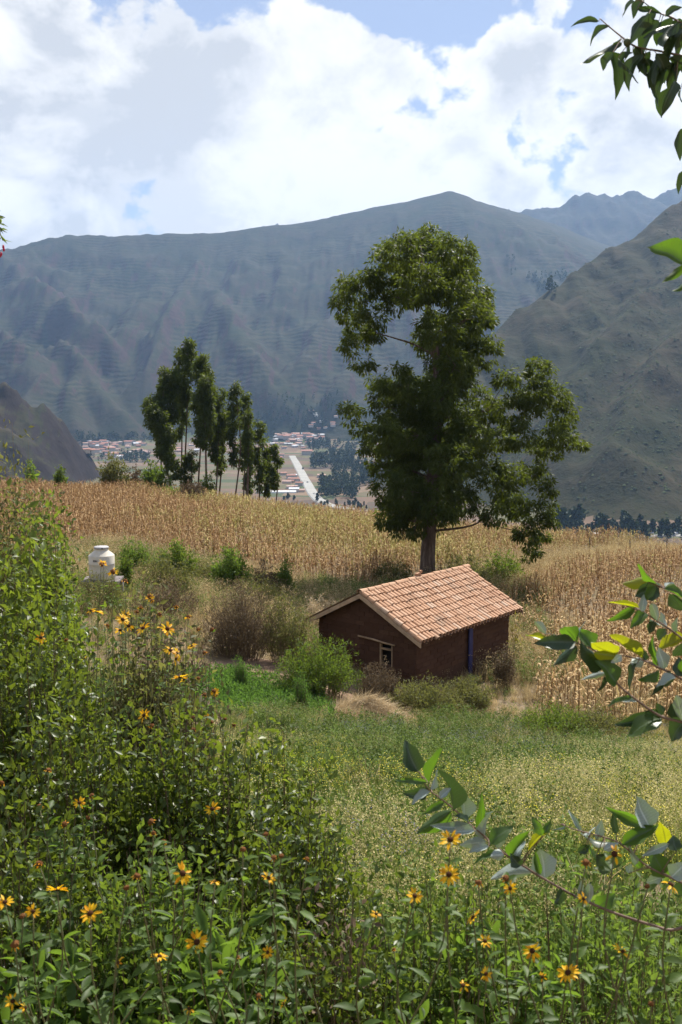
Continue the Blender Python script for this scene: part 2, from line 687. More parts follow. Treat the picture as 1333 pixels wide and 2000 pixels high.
def far_z(x, y):
    h = np.full(x.shape, -1e9)
    tag = np.full(x.shape, T_VAL)
    wx = x + 26 * fbm(x * 0.005, y * 0.005, 4)
    wy = y + 26 * fbm(x * 0.005 + 40, y * 0.005 + 9, 4)
    for pts, k, r, tg, ng, ps in ridges:
        best = np.full(x.shape, -1e9)
        for a, b in zip(pts[:-1], pts[1:]):
            ab = b[:2] - a[:2]
            L2 = (ab ** 2).sum()
            t = np.clip(((wx - a[0]) * ab[0] + (wy - a[1]) * ab[1]) / L2, 0, 1)
            ddx = wx - a[0] - t * ab[0]
            d = np.hypot(ddx * np.where(ddx < 0, ng, ps), wy - a[1] - t * ab[1])
            z = a[2] + t * (b[2] - a[2]) - k * (np.sqrt(d * d + r * r) - r)
            best = np.maximum(best, z)
        tag = np.where(best > h, tg, tag)
        # softened maximum
        s = 9.0
        m = np.maximum(h, best)
        h = m + s * np.log1p(np.exp(-np.abs(h - best) / s)) * np.where(h < -1e8, 0, 1)
    up = np.clip((h - VALLEY) / 220.0, 0, 1) * np.where((tag == T_FAR) & (y > 3850), np.clip((4300 - y) / 600, 0.12, 1), 1)
    up = np.where(tag == T_RIGHT, up * 0.45, up)
    g = ridged(x * 0.0065, y * 0.0025, 4) - 0.5
    g2 = ridged(x * 0.016 + 5, y * 0.006, 3) - 0.5
    h = h + up * (35 * g + 15 * g2 + 6 * fbm(x * 0.012, y * 0.012, 4) + 3.0 * fbm(x * 0.05, y * 0.05, 3))
    # crags on the furthest ridge and cliffs at the left
    h = np.where(tag == T_BACK, h + up * 15 * (ridged(x * 0.008, y * 0.008, 4) - 0.5) * (x > 900), h)
    crag = np.clip((-x - 650) / 250, 0, 1) * (tag == T_FAR)
    h = h + crag * up * (24 * (ridged(x * 0.013, y * 0.007, 4) - 0.5))
    lc = (tag == T_LEFT)
    h = h + lc * np.clip((h - VALLEY) / 60.0, 0, 1) * (15 * (ridged(x * 0.016, y * 0.010, 4) - 0.55) + 10 * fbm(x * .04, y * .04, 3))
    h = np.where(tag == T_RIGHT, h + np.clip((h - VALLEY) / 60.0, 0, 1) * (5 * (ridged(x * 0.022, y * 0.012, 4) - 0.5) + 1.5 * fbm(x * .05, y * .05, 3)), h)
    # valley floor, rising gently towards the foot of the mountains
    fan = VALLEY + 46 * sstep((y - 2150) / 900) + 1.2 * fbm(x * 0.01, y * 0.01, 3)
    s = 7.0
    m = np.maximum(h, fan)
    tag = np.where(h > fan, tag, T_VAL)
    h = m + s * np.log1p(np.exp(-np.abs(h - fan) / s)) - 0.3 * s
    return h, tag


def polar_grid(az, rr):
    A, Rr = np.meshgrid(az, rr)
    return Rr * np.sin(A), Rr * np.cos(A)


def grid_tris(nr, na):
    i = np.arange(nr - 1)[:, None] * na + np.arange(na - 1)[None]
    i = i.ravel()
    return np.stack([i, i + 1, i + na + 1, i + na], axis=1)


# materials of the land
def mountain_mat(name, cols, terr=0.5, shrub=0.5, shrub_scale=0.09, rock=(0.16, 0.095, 0.085), rock_amt=1.0):
    m = Mat(name, 0.95, 0.05)
    co = m.coord()
    dk = 0.36
    cols = [tuple(v * dk for v in c_) for c_ in cols]
    rock = tuple(v * dk * 0.95 for v in rock)
    big_ = m.noise(0.0022, 5.0, 0.6, co)
    mid_ = m.noise(0.012, 6.0, 0.65, co)
    c = m.ramp(big_, [(0.32, cols[0]), (0.5, cols[1]), (0.68, cols[2])])
    c = m.mix(m.smooth(mid_, 0.40, 0.68), c, cols[3])
    # old field terraces: level bands wandering along the slope
    sep = m.n.new('ShaderNodeSeparateXYZ')
    m.l.new(co, sep.inputs[0])
    zz = m.math('ADD', sep.outputs[2], m.math('MULTIPLY', m.noise(0.005, 5.0, 0.6, co), 70.0))
    band = m.math('SINE', m.math('MULTIPLY', zz, 2 * math.pi / 14.0))
    patch = m.smooth(m.noise(0.004, 3.0, 0.5, co), 0.42, 0.6)
    bandf = m.math('MULTIPLY', m.math('MULTIPLY', m.smooth(band, 0.35, 0.95), patch), terr)
    c = m.mix(bandf, c, cols[4])
    bandd = m.math('MULTIPLY', m.math('MULTIPLY', m.smooth(band, -0.5, -0.97), patch), terr)
    c = m.mix(bandd, c, cols[5])
    fn = m.noise(0.06, 6.0, 0.7, co)
    c = m.mix(m.math('MULTIPLY', m.smooth(fn, 0.48, 0.72), 0.55), c, cols[5])
    c = m.mix(m.math('MULTIPLY', m.smooth(fn, 0.46, 0.26), 0.45), c, cols[3])
    # dark shrubs dotted over the grass
    sv = m.coord(scale=(1, 1, 1))
    dots = m.smooth(m.voronoi(shrub_scale, sv), 0.42, 0.18)
    dn = m.smooth(m.noise(0.01, 4.0, 0.6, co), 0.40, 0.62)
    c = m.mix(m.math('MULTIPLY', m.math('MULTIPLY', dots, dn), shrub), c, cols[5])
    # bare rock where it is steep
    geo = m.n.new('ShaderNodeNewGeometry')
    sn = m.n.new('ShaderNodeSeparateXYZ')
    m.l.new(geo.outputs['True Normal'], sn.inputs[0])
    steep = m.smooth(m.math('ADD', sn.outputs[2], m.math('MULTIPLY', mid_, 0.25)), 0.84, 0.70)
    rk = m.ramp(m.noise(0.03, 5.0, 0.65, m.coord(scale=(1, 1, 3))), [(0.3, tuple(v * 0.55 for v in rock)), (0.7, rock)])
    c = m.mix(m.math('MULTIPLY', steep, rock_amt), c, rk)
    m.color(c)
    hgt = m.math('ADD', m.math('MULTIPLY', m.math('MULTIPLY', band, patch), 0.10 * terr), m.math('MULTIPLY', mid_, 1.2))
    m.bump(hgt, 0.8, 9.0)
    return m.m


M_far = mountain_mat('mountain_far', [(0.050, 0.068, 0.030), (0.080, 0.082, 0.044), (0.062, 0.078, 0.034), (0.105, 0.088, 0.056), (0.150, 0.140, 0.085), (0.022, 0.036, 0.018)],
                     0.62, 0.45, 0.05)
M_back = mountain_mat('mountain_back', [(0.06, 0.065, 0.035), (0.085, 0.08, 0.05), (0.07, 0.075, 0.04), (0.095, 0.08, 0.06), (0.11, 0.10, 0.06), (0.03, 0.04, 0.025)],
                      0.3, 0.3, 0.03)
M_right = mountain_mat('hill_right', [(0.050, 0.068, 0.022), (0.082, 0.080, 0.036), (0.062, 0.080, 0.026), (0.115, 0.092, 0.048), (0.11, 0.10, 0.055), (0.026, 0.040, 0.016)],
                       0.30, 0.5, 0.20, rock_amt=0.1)
M_left = mountain_mat('hill_left', [(0.062, 0.072, 0.026), (0.085, 0.08, 0.040), (0.072, 0.080, 0.032), (0.13, 0.10, 0.062), (0.10, 0.10, 0.055), (0.028, 0.036, 0.018)],
                      0.3, 0.7, 0.07, rock=(0.085, 0.060, 0.052))


def valley_mat():
    m = Mat('valley_fields', 0.95, 0.1)
    t = m.n.new('ShaderNodeTexCoord')
    mp = m.n.new('ShaderNodeMapping')
    mp.inputs['Rotation'].default_value = (0, 0, math.radians(3))
    mp.inputs['Scale'].default_value = (0.011, 0.020, 0.0)
    m.l.new(t.outputs['Object'], mp.inputs['Vector'])
    v = m.n.new('ShaderNodeTexVoronoi')
    v.distance = 'CHEBYCHEV'
    v.inputs['Scale'].default_value = 1.0
    v.inputs['Randomness'].default_value = 0.7
    m.l.new(mp.outputs[0], v.inputs['Vector'])
    sep = m.n.new('ShaderNodeSeparateColor')
    m.l.new(v.outputs['Color'], sep.inputs[0])
    c = m.ramp(sep.outputs[0], [(0.0, (0.13, 0.088, 0.062)), (0.22, (0.095, 0.088, 0.046)), (0.42, (0.17, 0.12, 0.082)), (0.58, (0.115, 0.095, 0.058)),
                                (0.74, (0.085, 0.062, 0.048)), (0.88, (0.060, 0.074, 0.036))], 'CONSTANT')
    nz = m.noise(0.03, 6.0, 0.65, m.coord())
    c = m.mix(m.smooth(nz, 0.5, 0.75), c, (0.065, 0.08, 0.04))
    m.color(c)
    return m.m


M_valley = valley_mat()


def ground_mat():
    m = Mat('hillside_soil', 0.95, 0.1)
    co = m.coord()
    a = m.noise(0.25, 6.0, 0.6, co)
    b = m.noise(3.0, 6.0, 0.65, co)
    c = m.ramp(a, [(0.3, (0.10, 0.072, 0.045)), (0.5, (0.15, 0.11, 0.065)), (0.7, (0.085, 0.085, 0.04))])
    c = m.mix(m.smooth(b, 0.42, 0.7), c, (0.19, 0.15, 0.10))
    m.color(c)
    m.bump(m.noise(9.0, 6.0, 0.6, co), 0.7, 0.06)
    return m.m


M_ground = ground_mat()

# near hillside mesh
az = np.radians(np.concatenate([np.linspace(-90, -28, 36), np.linspace(-27, 27, 150), np.linspace(28, 90, 36)]))
rr = np.concatenate([np.linspace(0.3, 8, 26), np.geomspace(8.4, 130, 110), np.linspace(134, 470, 44)])
gx, gy = polar_grid(az, rr)
gzv = near_z(gx, gy)
gzv[-4:, :] -= np.linspace(2, 12, 4)[:, None]
v = np.stack([gx.ravel(), gy.ravel(), gzv.ravel()], 1)
f = grid_tris(*gx.shape)
# close the sheet behind the camera
hill = link('hillside', new_mesh('hillside', v, f, mat=M_ground, smooth=True), kind='structure', label='sloping soil of the farmed hillside')
bx, by = np.meshgrid(np.linspace(-120, 120, 25), np.linspace(-60, 0.02, 13))
bz = near_z(bx, np.maximum(by, -4)) - np.minimum(by + 4, 0) * 0.28 - 0.03
link('hillside_behind', new_mesh('hillside_behind', np.stack([bx.ravel(), by.ravel(), bz.ravel()], 1), grid_tris(*bx.shape), mat=M_ground, smooth=True),
     kind='structure', label='upper part of the hillside behind the viewer')

# far land
az = np.radians(np.concatenate([np.linspace(-62, -24, 60), np.linspace(-23.6, 23.6, 500), np.linspace(24, 62, 60)]))
rr = np.concatenate([np.linspace(330, 1000, 40), np.geomspace(1006, 2000, 110), np.geomspace(2010, 6700, 170)])
fx, fy = polar_grid(az, rr)
fzv, ftag = far_z(fx, fy)
quads = grid_tris(*fx.shape)
vv = np.stack([fx.ravel(), fy.ravel(), fzv.ravel()], 1)
qt = ftag.ravel()[quads[:, 0]]
for tg, nm, mt, lab in ((T_FAR, 'mountain', M_far, 'long terraced mountain ridge across the valley'), (T_BACK, 'far_mountain_ridge', M_back, 'craggy far ridge behind the mountain'),
                        (T_RIGHT, 'hill_right', M_right, 'steep grassy hillside dotted with shrubs'), (T_LEFT, 'hill_left', M_left, 'dark rocky spur at the valley edge'),
                        (T_VAL, 'valley_floor', M_valley, 'patchwork fields on the valley floor')):
    q = quads[qt == tg]
    ids, inv = np.unique(q, return_inverse=True)
    link(nm, new_mesh(nm, vv[ids], inv.reshape(-1, 4), mat=mt, smooth=True), kind='structure', label=lab)


def fz(x, y):
    h, _ = far_z(np.array([float(x)]), np.array([float(y)]))
    return float(h[0])


_YS = np.geomspace(600, 6000, 900)


def on_valley(px, py):
    """World point where the line of sight through a photo point meets the far land."""
    p = np.array([W(px, py, Y) for Y in (1.0,)])[0]
    X, Z = p[0] * _YS, p[2] * _YS
    h, _ = far_z(X, _YS)
    hit = np.nonzero(Z < h)[0]
    i = hit[0] if len(hit) else 600
    return np.array([X[i], _YS[i], h[i]])


# ---- scrub on the steep hill at the right: low shrubs, far too many to count
_r = np.random.default_rng(12)
_x = _r.uniform(60, 1500, 60000)
_y = _r.uniform(880, 2000, 60000)
_z, _t = far_z(_x, _y)
_k = (_t == T_RIGHT) & (np.abs(np.arctan2(_x, _y)) < math.radians(24)) & (fbm(_x * 0.012, _y * 0.012, 4) + _r.normal(size=60000) * 0.22 > 0.02)
_x, _y, _z = _x[_k], _y[_k], _z[_k]
SCRUB = (np.array([[1, 0, 0], [.31, .95, 0.05], [-.81, .59, 0], [-.81, -.59, .05], [.31, -.95, 0], [.1, .05, 1.0]]),
         np.array([[0, 1, 5], [1, 2, 5], [2, 3, 5], [3, 4, 5], [4, 0, 5]]))
_n2 = len(_x)
_a = _r.uniform(0, 6.28, _n2)
_R = np.zeros((_n2, 3, 3))
_R[:, 0, 0], _R[:, 0, 1], _R[:, 1, 0], _R[:, 1, 1], _R[:, 2, 2] = np.cos(_a), -np.sin(_a), np.sin(_a), np.cos(_a), 1
_s = 0.7 + 1.7 * _r.random(_n2) ** 2.2
v, f, t_ = scatter(SCRUB, np.stack([_x, _y, _z - 0.2], 1), _R, np.stack([_s * _r.uniform(.7, 1.5, _n2), _s, _s * _r.uniform(.6, 1.1, _n2)], 1), _r.random(_n2))
link('hill_scrub', new_mesh('hill_scrub', v, f, mat=leaf_mat('scrub', (0.012, 0.022, 0.007), (0.050, 0.060, 0.020), 0.1, 0.9, 0.05, mott=0.3), tint=t_), kind='stuff', label='low dark shrubs dotted over the steep hill')
print('scrub', _n2)

# ---- haze: one even box of air round everything
hz = Mat('haze_air')
for nd in list(hz.n):
    if nd.name != 'Material Output':
        hz.n.remove(nd)
pv = hz.n.new('ShaderNodeVolumePrincipled')
pv.inputs['Color'].default_value = (0.38, 0.61, 1.0, 1)
pv.inputs['Density'].default_value = 0.55e-4
pv.inputs['Anisotropy'].default_value = 0.25
hz.l.new(pv.outputs[0], hz.n['Material Output'].inputs['Volume'])
b = MB().box((0, 2950, 590), (15000, 9000, 1480))
b.build('haze', hz.m, kind='stuff', label='blue haze in the valley air')
# ================================================================== HOUSE
M_tile = Mat('clay_tile', 0.75, 0.25)
_c = M_tile.ramp(M_tile.objrand(), [(0.0, (0.33, 0.170, 0.092)), (0.15, (0.39, 0.210, 0.118)), (0.6, (0.43, 0.242, 0.142)), (0.9, (0.47, 0.285, 0.180)), (1.0, (0.45, 0.32, 0.23))])
_n2 = M_tile.noise(9.0, 5.0, 0.6, M_tile.coord())
M_tile.color(M_tile.mix(M_tile.smooth(_n2, 0.45, 0.8), _c, (0.33, 0.215, 0.14)))
_g = M_tile.n.new('ShaderNodeNewGeometry')
_st = M_tile.smooth(M_tile.noise(1.3, 6.0, 0.65, _g.outputs['Position']), 0.50, 0.72)
M_tile.color(M_tile.mix(M_tile.math('MULTIPLY', _st, 0.55), M_tile.col, (0.20, 0.15, 0.11)))
M_tile = M_tile.m
M_adobe = Mat('adobe_brick', 0.95, 0.1)
_c = M_adobe.ramp(M_adobe.objrand(), [(0.0, (0.072, 0.035, 0.022)), (0.5, (0.088, 0.044, 0.028)), (1.0, (0.108, 0.057, 0.036))])
_n2 = M_adobe.noise(14.0, 6.0, 0.6, M_adobe.coord())
M_adobe.color(M_adobe.mix(M_adobe.smooth(_n2, 0.4, 0.75), _c, (0.085, 0.046, 0.030)))
M_adobe.bump(_n2, 0.6, 0.02)
M_adobe = M_adobe.m
M_mud = plain('mud_mortar', (0.085, 0.046, 0.030), 0.95, 0.1, 0.25, 8, 0.5)
M_wood = plain('weathered_wood', (0.34, 0.23, 0.14), 0.8, 0.2, 0.3, 5)
M_fascia = plain('eave_board', (0.42, 0.29, 0.19), 0.8, 0.2, 0.25, 4)
M_dark = plain('dark_interior', (0.012, 0.010, 0.010), 0.9, 0.1)
M_blue = plain('blue_paint', (0.035, 0.035, 0.12), 0.6, 0.3, 0.2, 3)

YAW = math.radians(40.0)
RIDGE0 = W(703, 1157, 33.3)
HL, HW, HH = 6.6, 2.52, 1.30          # roof length, half width in plan, ridge to eave drop
hu = np.array([math.sin(YAW), math.cos(YAW), 0])
hn = np.array([math.cos(YAW), -math.sin(YAW), 0])
base_z = RIDGE0[2] - HH - 1.95
house = thing('adobe_house', 'small brown adobe house with terracotta tiled gable roof below the tall tree', 'house',
              (RIDGE0[0], RIDGE0[1], base_z), 0.0)
# local frame: x = across the gable (towards the viewer's right), y = along the ridge
house.rotation_euler = (0, 0, -YAW)
RZ = RIDGE0[2] - base_z               # ridge height in local z
EZ = RZ - HH
sl = math.hypot(HW, HH)
ang = math.atan2(HH, HW)
IN = 0.38                             # overhang
wx0, wx1 = -(HW - IN), HW - IN
wy0, wy1 = 0.32, HL - 0.30


def roof_z(x):
    return RZ - abs(x) * HH / HW


# wall core of mud mortar, a little behind the brick faces, with a real window opening
WIN = (0.60, 1.16, 0.78, 1.52)        # x0, x1, z0, z1 on the gable wall
T = 0.30
core = MB()
wt = roof_z(wx1) - 0.10
core.box((wx1 - T / 2 - 0.012, (wy0 + wy1) / 2, wt / 2 - 0.5), (T, wy1 - wy0 - 0.03, wt + 1.0))
core.box((wx0 + T / 2 + 0.012, (wy0 + wy1) / 2, wt / 2 - 0.5), (T, wy1 - wy0 - 0.03, wt + 1.0))


def gable_piece(x0, x1, z0, z1f, y, t):
    """Vertical slab between x0 and x1 from z0 up to z1f(x)."""
    xs = [x0] + ([0.0] if x0 < 0 < x1 else []) + [x1]
    vs, fs = [], []
    for x in xs:
        for yy in (y, y + t):
            vs += [(x, yy, z0), (x, yy, z1f(x))]
    for i in range(len(xs) - 1):
        a = i * 4
        b_ = a + 4
        fs += [(a, b_, b_ + 1, a + 1), (a + 2, a + 3, b_ + 3, b_ + 2), (a + 1, b_ + 1, b_ + 3, a + 3), (a, a + 2, b_ + 2, b_)]
    fs += [(0, 1, 3, 2), (len(vs) - 4, len(vs) - 2, len(vs) - 1, len(vs) - 3)]
    return vs, fs


rtop = lambda x: roof_z(x) - 0.10
for yy in (wy0 + 0.012, wy1 - T - 0.012):
    ix0, ix1 = wx0 + T + 0.02, wx1 - T - 0.02
    if yy < 1:
        core.add(*gable_piece(ix0, WIN[0], -1.0, rtop, yy, T))
        core.add(*gable_piece(WIN[1], ix1, -1.0, rtop, yy, T))
        core.add(*gable_piece(WIN[0] + 0.001, WIN[1] - 0.001, -1.0, lambda x: WIN[2], yy, T))
        core.add(*gable_piece(WIN[0] + 0.001, WIN[1] - 0.001, WIN[3], rtop, yy, T))
    else:
        core.add(*gable_piece(ix0, ix1, -1.0, rtop, yy, T))
core.build('wall', M_mud, house)
# adobe bricks on the two walls one can see
bricks = []
BL, BH, GAP = 0.42, 0.165, 0.020


def brick_mesh(L, d, h):
    k = 0.012
    m = MB()
    m.box((0, 0, 0), (L, d, h), jitter=0.008)
    return m.mesh('brick', M_adobe)


bm_full = [brick_mesh(BL - GAP, 0.06, BH - GAP) for _ in range(5)]
nb = 0


def put_brick(me, loc, rot=0.0, sx=1.0, sz=1.0):
    o = link('brick', me, house, loc, (0, 0, rot))
    o.scale = (sx, 1, sz)


course = 0
z = 0.12
while z < RZ - 0.25:
    # gable wall
    lim = min(wx1, (RZ - 0.16 - z - BH / 2) * HW / HH)
    x = -lim if lim < wx1 else wx0
    off = (course % 2) * BL / 2
    xs = np.arange(wx0 - off, wx1, BL)
    for x in xs:
        a, b_ = max(x, -lim if lim < wx1 else wx0), min(x + BL, lim if lim < wx1 else wx1)
        spans = [(a, b_)]
        if z + BH / 2 > WIN[2] and z - BH / 2 < WIN[3]:
            spans = [(a, min(b_, WIN[0] - 0.01)), (max(a, WIN[1] + 0.01), b_)]
        for a2, b2 in spans:
            if b2 - a2 > 0.08 and z > 0.35:
                put_brick(random.choice(bm_full), ((a2 + b2) / 2, wy0 + 0.028 + random.uniform(-.004, .004), z), 0, (b2 - a2) / BL)
                nb += 1
    # long wall
    if z < wt - BH / 2:
        ys = np.arange(wy0 - ((course + 1) % 2) * BL / 2, wy1, BL)
        for y in ys:
            a, b_ = max(y, wy0 + 0.03), min(y + BL, wy1)
            if b_ - a > 0.08 and z > 0.5:
                put_brick(random.choice(bm_full), (wx1 - 0.028 + random.uniform(-.004, .004), (a + b_) / 2, z), math.pi / 2, (b_ - a) / BL)
                nb += 1
    z += BH
    course += 1
# window
win = link('window', MB().box(((WIN[0] + WIN[1]) / 2, wy0 + 0.24, (WIN[2] + WIN[3]) / 2), (WIN[1] - WIN[0], 0.02, WIN[3] - WIN[2])).mesh('window', M_dark), house)
fr = MB()
fr.box((WIN[0] + 0.035, wy0 + 0.06, (WIN[2] + WIN[3]) / 2), (0.06, 0.08, WIN[3] - WIN[2] - 0.004))
fr.box((WIN[1] - 0.03, wy0 + 0.06, (WIN[2] + WIN[3]) / 2), (0.05, 0.08, WIN[3] - WIN[2] - 0.004))
fr.build('frame', M_wood, win)
MB().box(((WIN[0] + WIN[1]) / 2, wy0 + 0.055, WIN[3] - 0.17), (WIN[1] - WIN[0] - 0.13, 0.07, 0.06)).build('crossbar', M_wood, win)
# crooked pole used as a lintel over the window
MB().tube([(-0.25, wy0 - 0.09, WIN[3] + 0.14), (0.4, wy0 - 0.10, WIN[3] + 0.12), (0.9, wy0 - 0.09, WIN[3] + 0.07), (1.32, wy0 - 0.08, WIN[3] + 0.05)],
          [0.032, 0.035, 0.033, 0.028], 8).build('lintel', M_wood, house, smooth=True)
# narrow blue post on the long wall
MB().box((wx1 + 0.085, wy0 + 3.20, wt / 2 - 0.1), (0.05, 0.22, wt + 0.1)).build('blue_plank', M_blue, house)

# roof: boards, then rows of barrel tiles
roofb = MB()
ov = 0.02
for s in (-1, 1):
    p0 = (0, 0.02, RZ - 0.075)
    p1 = (s * HW, 0.02, EZ - 0.075)
    q0, q1 = (0, HL - 0.02, RZ - 0.075), (s * HW, HL - 0.02, EZ - 0.075)
    dn = (0, 0, -0.05)
    top = [p0, p1, q1, q0]
    bot = [(a[0], a[1], a[2] - 0.05) for a in top]
    roofb.add(top + bot, [(0, 1, 2, 3), (7, 6, 5, 4), (0, 4, 5, 1), (1, 5, 6, 2), (2, 6, 7, 3), (3, 7, 4, 0)])
roof = roofb.build('roof', M_mud, house)
for yb in (-0.02, HL - 0.02):
    for s in (-1, 1):
        vs = []
        for x, z_ in ((0, RZ), (s * (HW + 0.04), EZ - 0.02)):
            for yy in (yb, yb + 0.045):
                vs += [(x, yy, z_ - 0.20), (x, yy, z_ - 0.045)]
        MB().add(vs, [(0, 4, 5, 1), (2, 3, 7, 6), (1, 5, 7, 3), (0, 2, 6, 4), (0, 1, 3, 2), (4, 6, 7, 5)]).build('verge_board', M_fascia, roof)
# exposed rafter ends under the eave
for k in range(9):
    y = 0.45 + k * (HL - 0.9) / 8
    MB().tube([(HW - 0.5, y, EZ - 0.16 + 0.5 * HH / HW), (HW - 0.03, y, EZ - 0.155)], [0.035, 0.033], 6).build('rafter', M_wood, roof)


def tile_mesh(L, r0, r1, n=6, arch=1.0):
    """Half-round clay tile, thick, lower end wider. Long axis -y (downslope)."""
    vs, fs = [], []
    for t, r in ((0, r0), (1, r1)):
        for th in (0.0, 0.014):
            for i in range(n + 1):
                a = math.pi * i / n
                vs.append(((r + th) * math.cos(a), -t * L, (r + th) * math.sin(a) * arch))
    m = n + 1
    for i in range(n):
        fs.append((m + i, m + i + 1, 3 * m + i + 1, 3 * m + i))           # outside
        fs.append((i, 2 * m + i, 2 * m + i + 1, i + 1))                    # inside
        fs.append((2 * m + i, 3 * m + i, 3 * m + i + 1, 2 * m + i + 1))    # lower end
    fs += [(0, m, 3 * m, 2 * m), (n, 2 * m + n, 3 * m + n, m + n)]
    return new_mesh('tile', vs, faces=fs, mat=M_tile)


NC, NR = 33, 9
cw = HL / NC
tl = sl / NR * 1.16
tm = [tile_mesh(tl, cw * 0.40, cw * 0.50) for _ in range(2)]
# channel bed beneath the cover tiles: one corrugated sheet of pan tiles on each slope
for s in (1, -1):
    vs, fs = [], []
    ns = NC * 8 + 1
    for i in range(ns):
        y = i * HL / (ns - 1)
        w_ = -0.030 * math.cos(2 * math.pi * y / cw) if s == 1 else 0.045 * abs(math.cos(math.pi * y / cw))
        for t in (0.0, 1.0):
            x = t * (HW + 0.05)
            vs.append((s * x, y, RZ - x * HH / HW - 0.03 + w_))
    fs = [(2 * i, 2 * i + 2, 2 * i + 3, 2 * i + 1) for i in range(ns - 1)]
    o = link('pan_tiles', new_mesh('pan_tiles', vs, faces=fs, mat=M_tile, smooth=True), roof)
    o['kind'] = 'stuff'
for r in range(NR):
    for c in range(NC):
        y = (c + 0.5) * cw + random.uniform(-.014, .014)
        d = r * sl / NR - 0.02 + random.uniform(-.03, .03)
        if random.random() < .02:
            d += 0.07
        x = d * math.cos(ang)
        o = link('tile', random.choice(tm), roof, (x, y, RZ - d * math.sin(ang) - 0.035 + random.uniform(-.006, .010) - 0.035 * math.sin(math.pi * (c + .5) / NC) * math.sin(math.pi * (r + .5) / NR)))
        # local -y runs down the slope (+x, falling)
        o.rotation_euler = (-ang * 0.0, 0, 0)
        from mathutils import Matrix, Vector
        down = Vector((math.cos(ang), 0, -math.sin(ang)))
        side = Vector((0, 1, 0))
        nrm = side.cross(-down)
        if nrm.z < 0:
            nrm = -nrm
            side = -side
        tiltv = math.radians(2.0 + random.uniform(-1.2, 1.2))
        down2 = (down + nrm * math.tan(tiltv)).normalized()
        nrm2 = (nrm - down * math.tan(tiltv)).normalized()
        Mx = Matrix((side.to_4d(), (-down2).to_4d(), nrm2.to_4d())).transposed().to_3x3() if False else Matrix(
            ((side.x, -down2.x, nrm2.x), (side.y, -down2.y, nrm2.y), (side.z, -down2.z, nrm2.z)))
        o.rotation_euler = Mx.to_euler()
# ridge tiles
rm = tile_mesh(0.44, 0.105, 0.125)
for k in range(17):
    y = 0.02 + k * HL / 16.6
    o = link('ridge_tile', rm, roof, (random.uniform(-.01, .01), y + 0.40, RZ - 0.03 + random.uniform(-.008, .008)))
    o.rotation_euler = (0, 0, random.uniform(-.03, .03))
# verge tiles down the near gable edge
# finial: small clay ornament of two bulls' size on the ridge
fin = MB()
fy = HL * 0.515
fin.box((0, fy, RZ + 0.16), (0.10, 0.26, 0.10), jitter=0.012)
for dy in (-0.09, 0.09):
    for dx in (-0.03, 0.03):
        fin.box((dx, fy + dy, RZ + 0.105), (0.035, 0.04, 0.07))
fin.box((0, fy + 0.16, RZ + 0.225), (0.08, 0.11, 0.09), jitter=0.01)
fin.tube([(-0.03, fy + 0.16, RZ + 0.26), (-0.055, fy + 0.165, RZ + 0.315)], [0.014, 0.006], 5)
fin.tube([(0.03, fy + 0.16, RZ + 0.26), (0.055, fy + 0.165, RZ + 0.315)], [0.014, 0.006], 5)
fin.build('ridge_ornament', M_tile, roof)
print('bricks', nb)
# ================================================================== VALLEY: road, fields' edge, houses, trees
M_road = plain('pale_road', (0.27, 0.265, 0.25), 0.9, 0.2, 0.15, 0.05)
M_verge = plain('road_verge', (0.10, 0.13, 0.05), 0.95, 0.1, 0.3, 0.05)


def strip(name, px_pts, width, lift, mat, n=40, **props):
    pts = smooth_path([on_valley(*p) for p in px_pts], n)
    h, _ = far_z(pts[:, 0], pts[:, 1])
    pts[:, 2] = h
    d = np.gradient(pts[:, :2], axis=0)
    d /= np.linalg.norm(d, axis=1)[:, None]
    nrm = np.stack([-d[:, 1], d[:, 0]], 1)
    vs, fs = [], []
    for p, q in zip(pts, nrm):
        for s, dz_ in ((-width / 2 - 3.0, -1.5), (-width / 2, lift), (width / 2, lift), (width / 2 + 3.0, -1.5)):
            vs.append((p[0] + q[0] * s, p[1] + q[1] * s, p[2] + dz_))
    for i in range(len(pts) - 1):
        for k in range(3):
            fs.append((i * 4 + k, i * 4 + k + 1, i * 4 + k + 5, i * 4 + k + 4))
    return link(name, new_mesh(name, vs, faces=fs, mat=mat), kind='structure', **props)


strip('road', [(571, 891), (585, 916), (600, 944), (613, 966), (628, 980), (652, 990), (690, 997)], 12.0, 1.0, M_road, label='straight pale road across the valley floor')
strip('road_right', [(1130, 1046), (1200, 1047), (1270, 1048), (1333, 1047), (1420, 1046)], 9.0, 1.0, M_road, 24, label='pale valley road seen between the trees')

# ---- far houses: a walled body with a gable roof
M_hw = [plain('house_white', (0.42, 0.41, 0.40), 0.8, 0.2, 0.1, 0.3), plain('house_cream', (0.48, 0.40, 0.32), 0.8, 0.2, 0.1, 0.3), plain('house_mud', (0.30, 0.19, 0.14), 0.9, 0.2, 0.1, 0.3)]
M_hr = [plain('roof_red', (0.30, 0.15, 0.115), 0.8, 0.2, 0.2, 0.5), plain('roof_pink', (0.36, 0.24, 0.20), 0.8, 0.2, 0.2, 0.5), plain('roof_sheet', (0.42, 0.43, 0.46), 0.6, 0.3, 0.1, 0.5)]


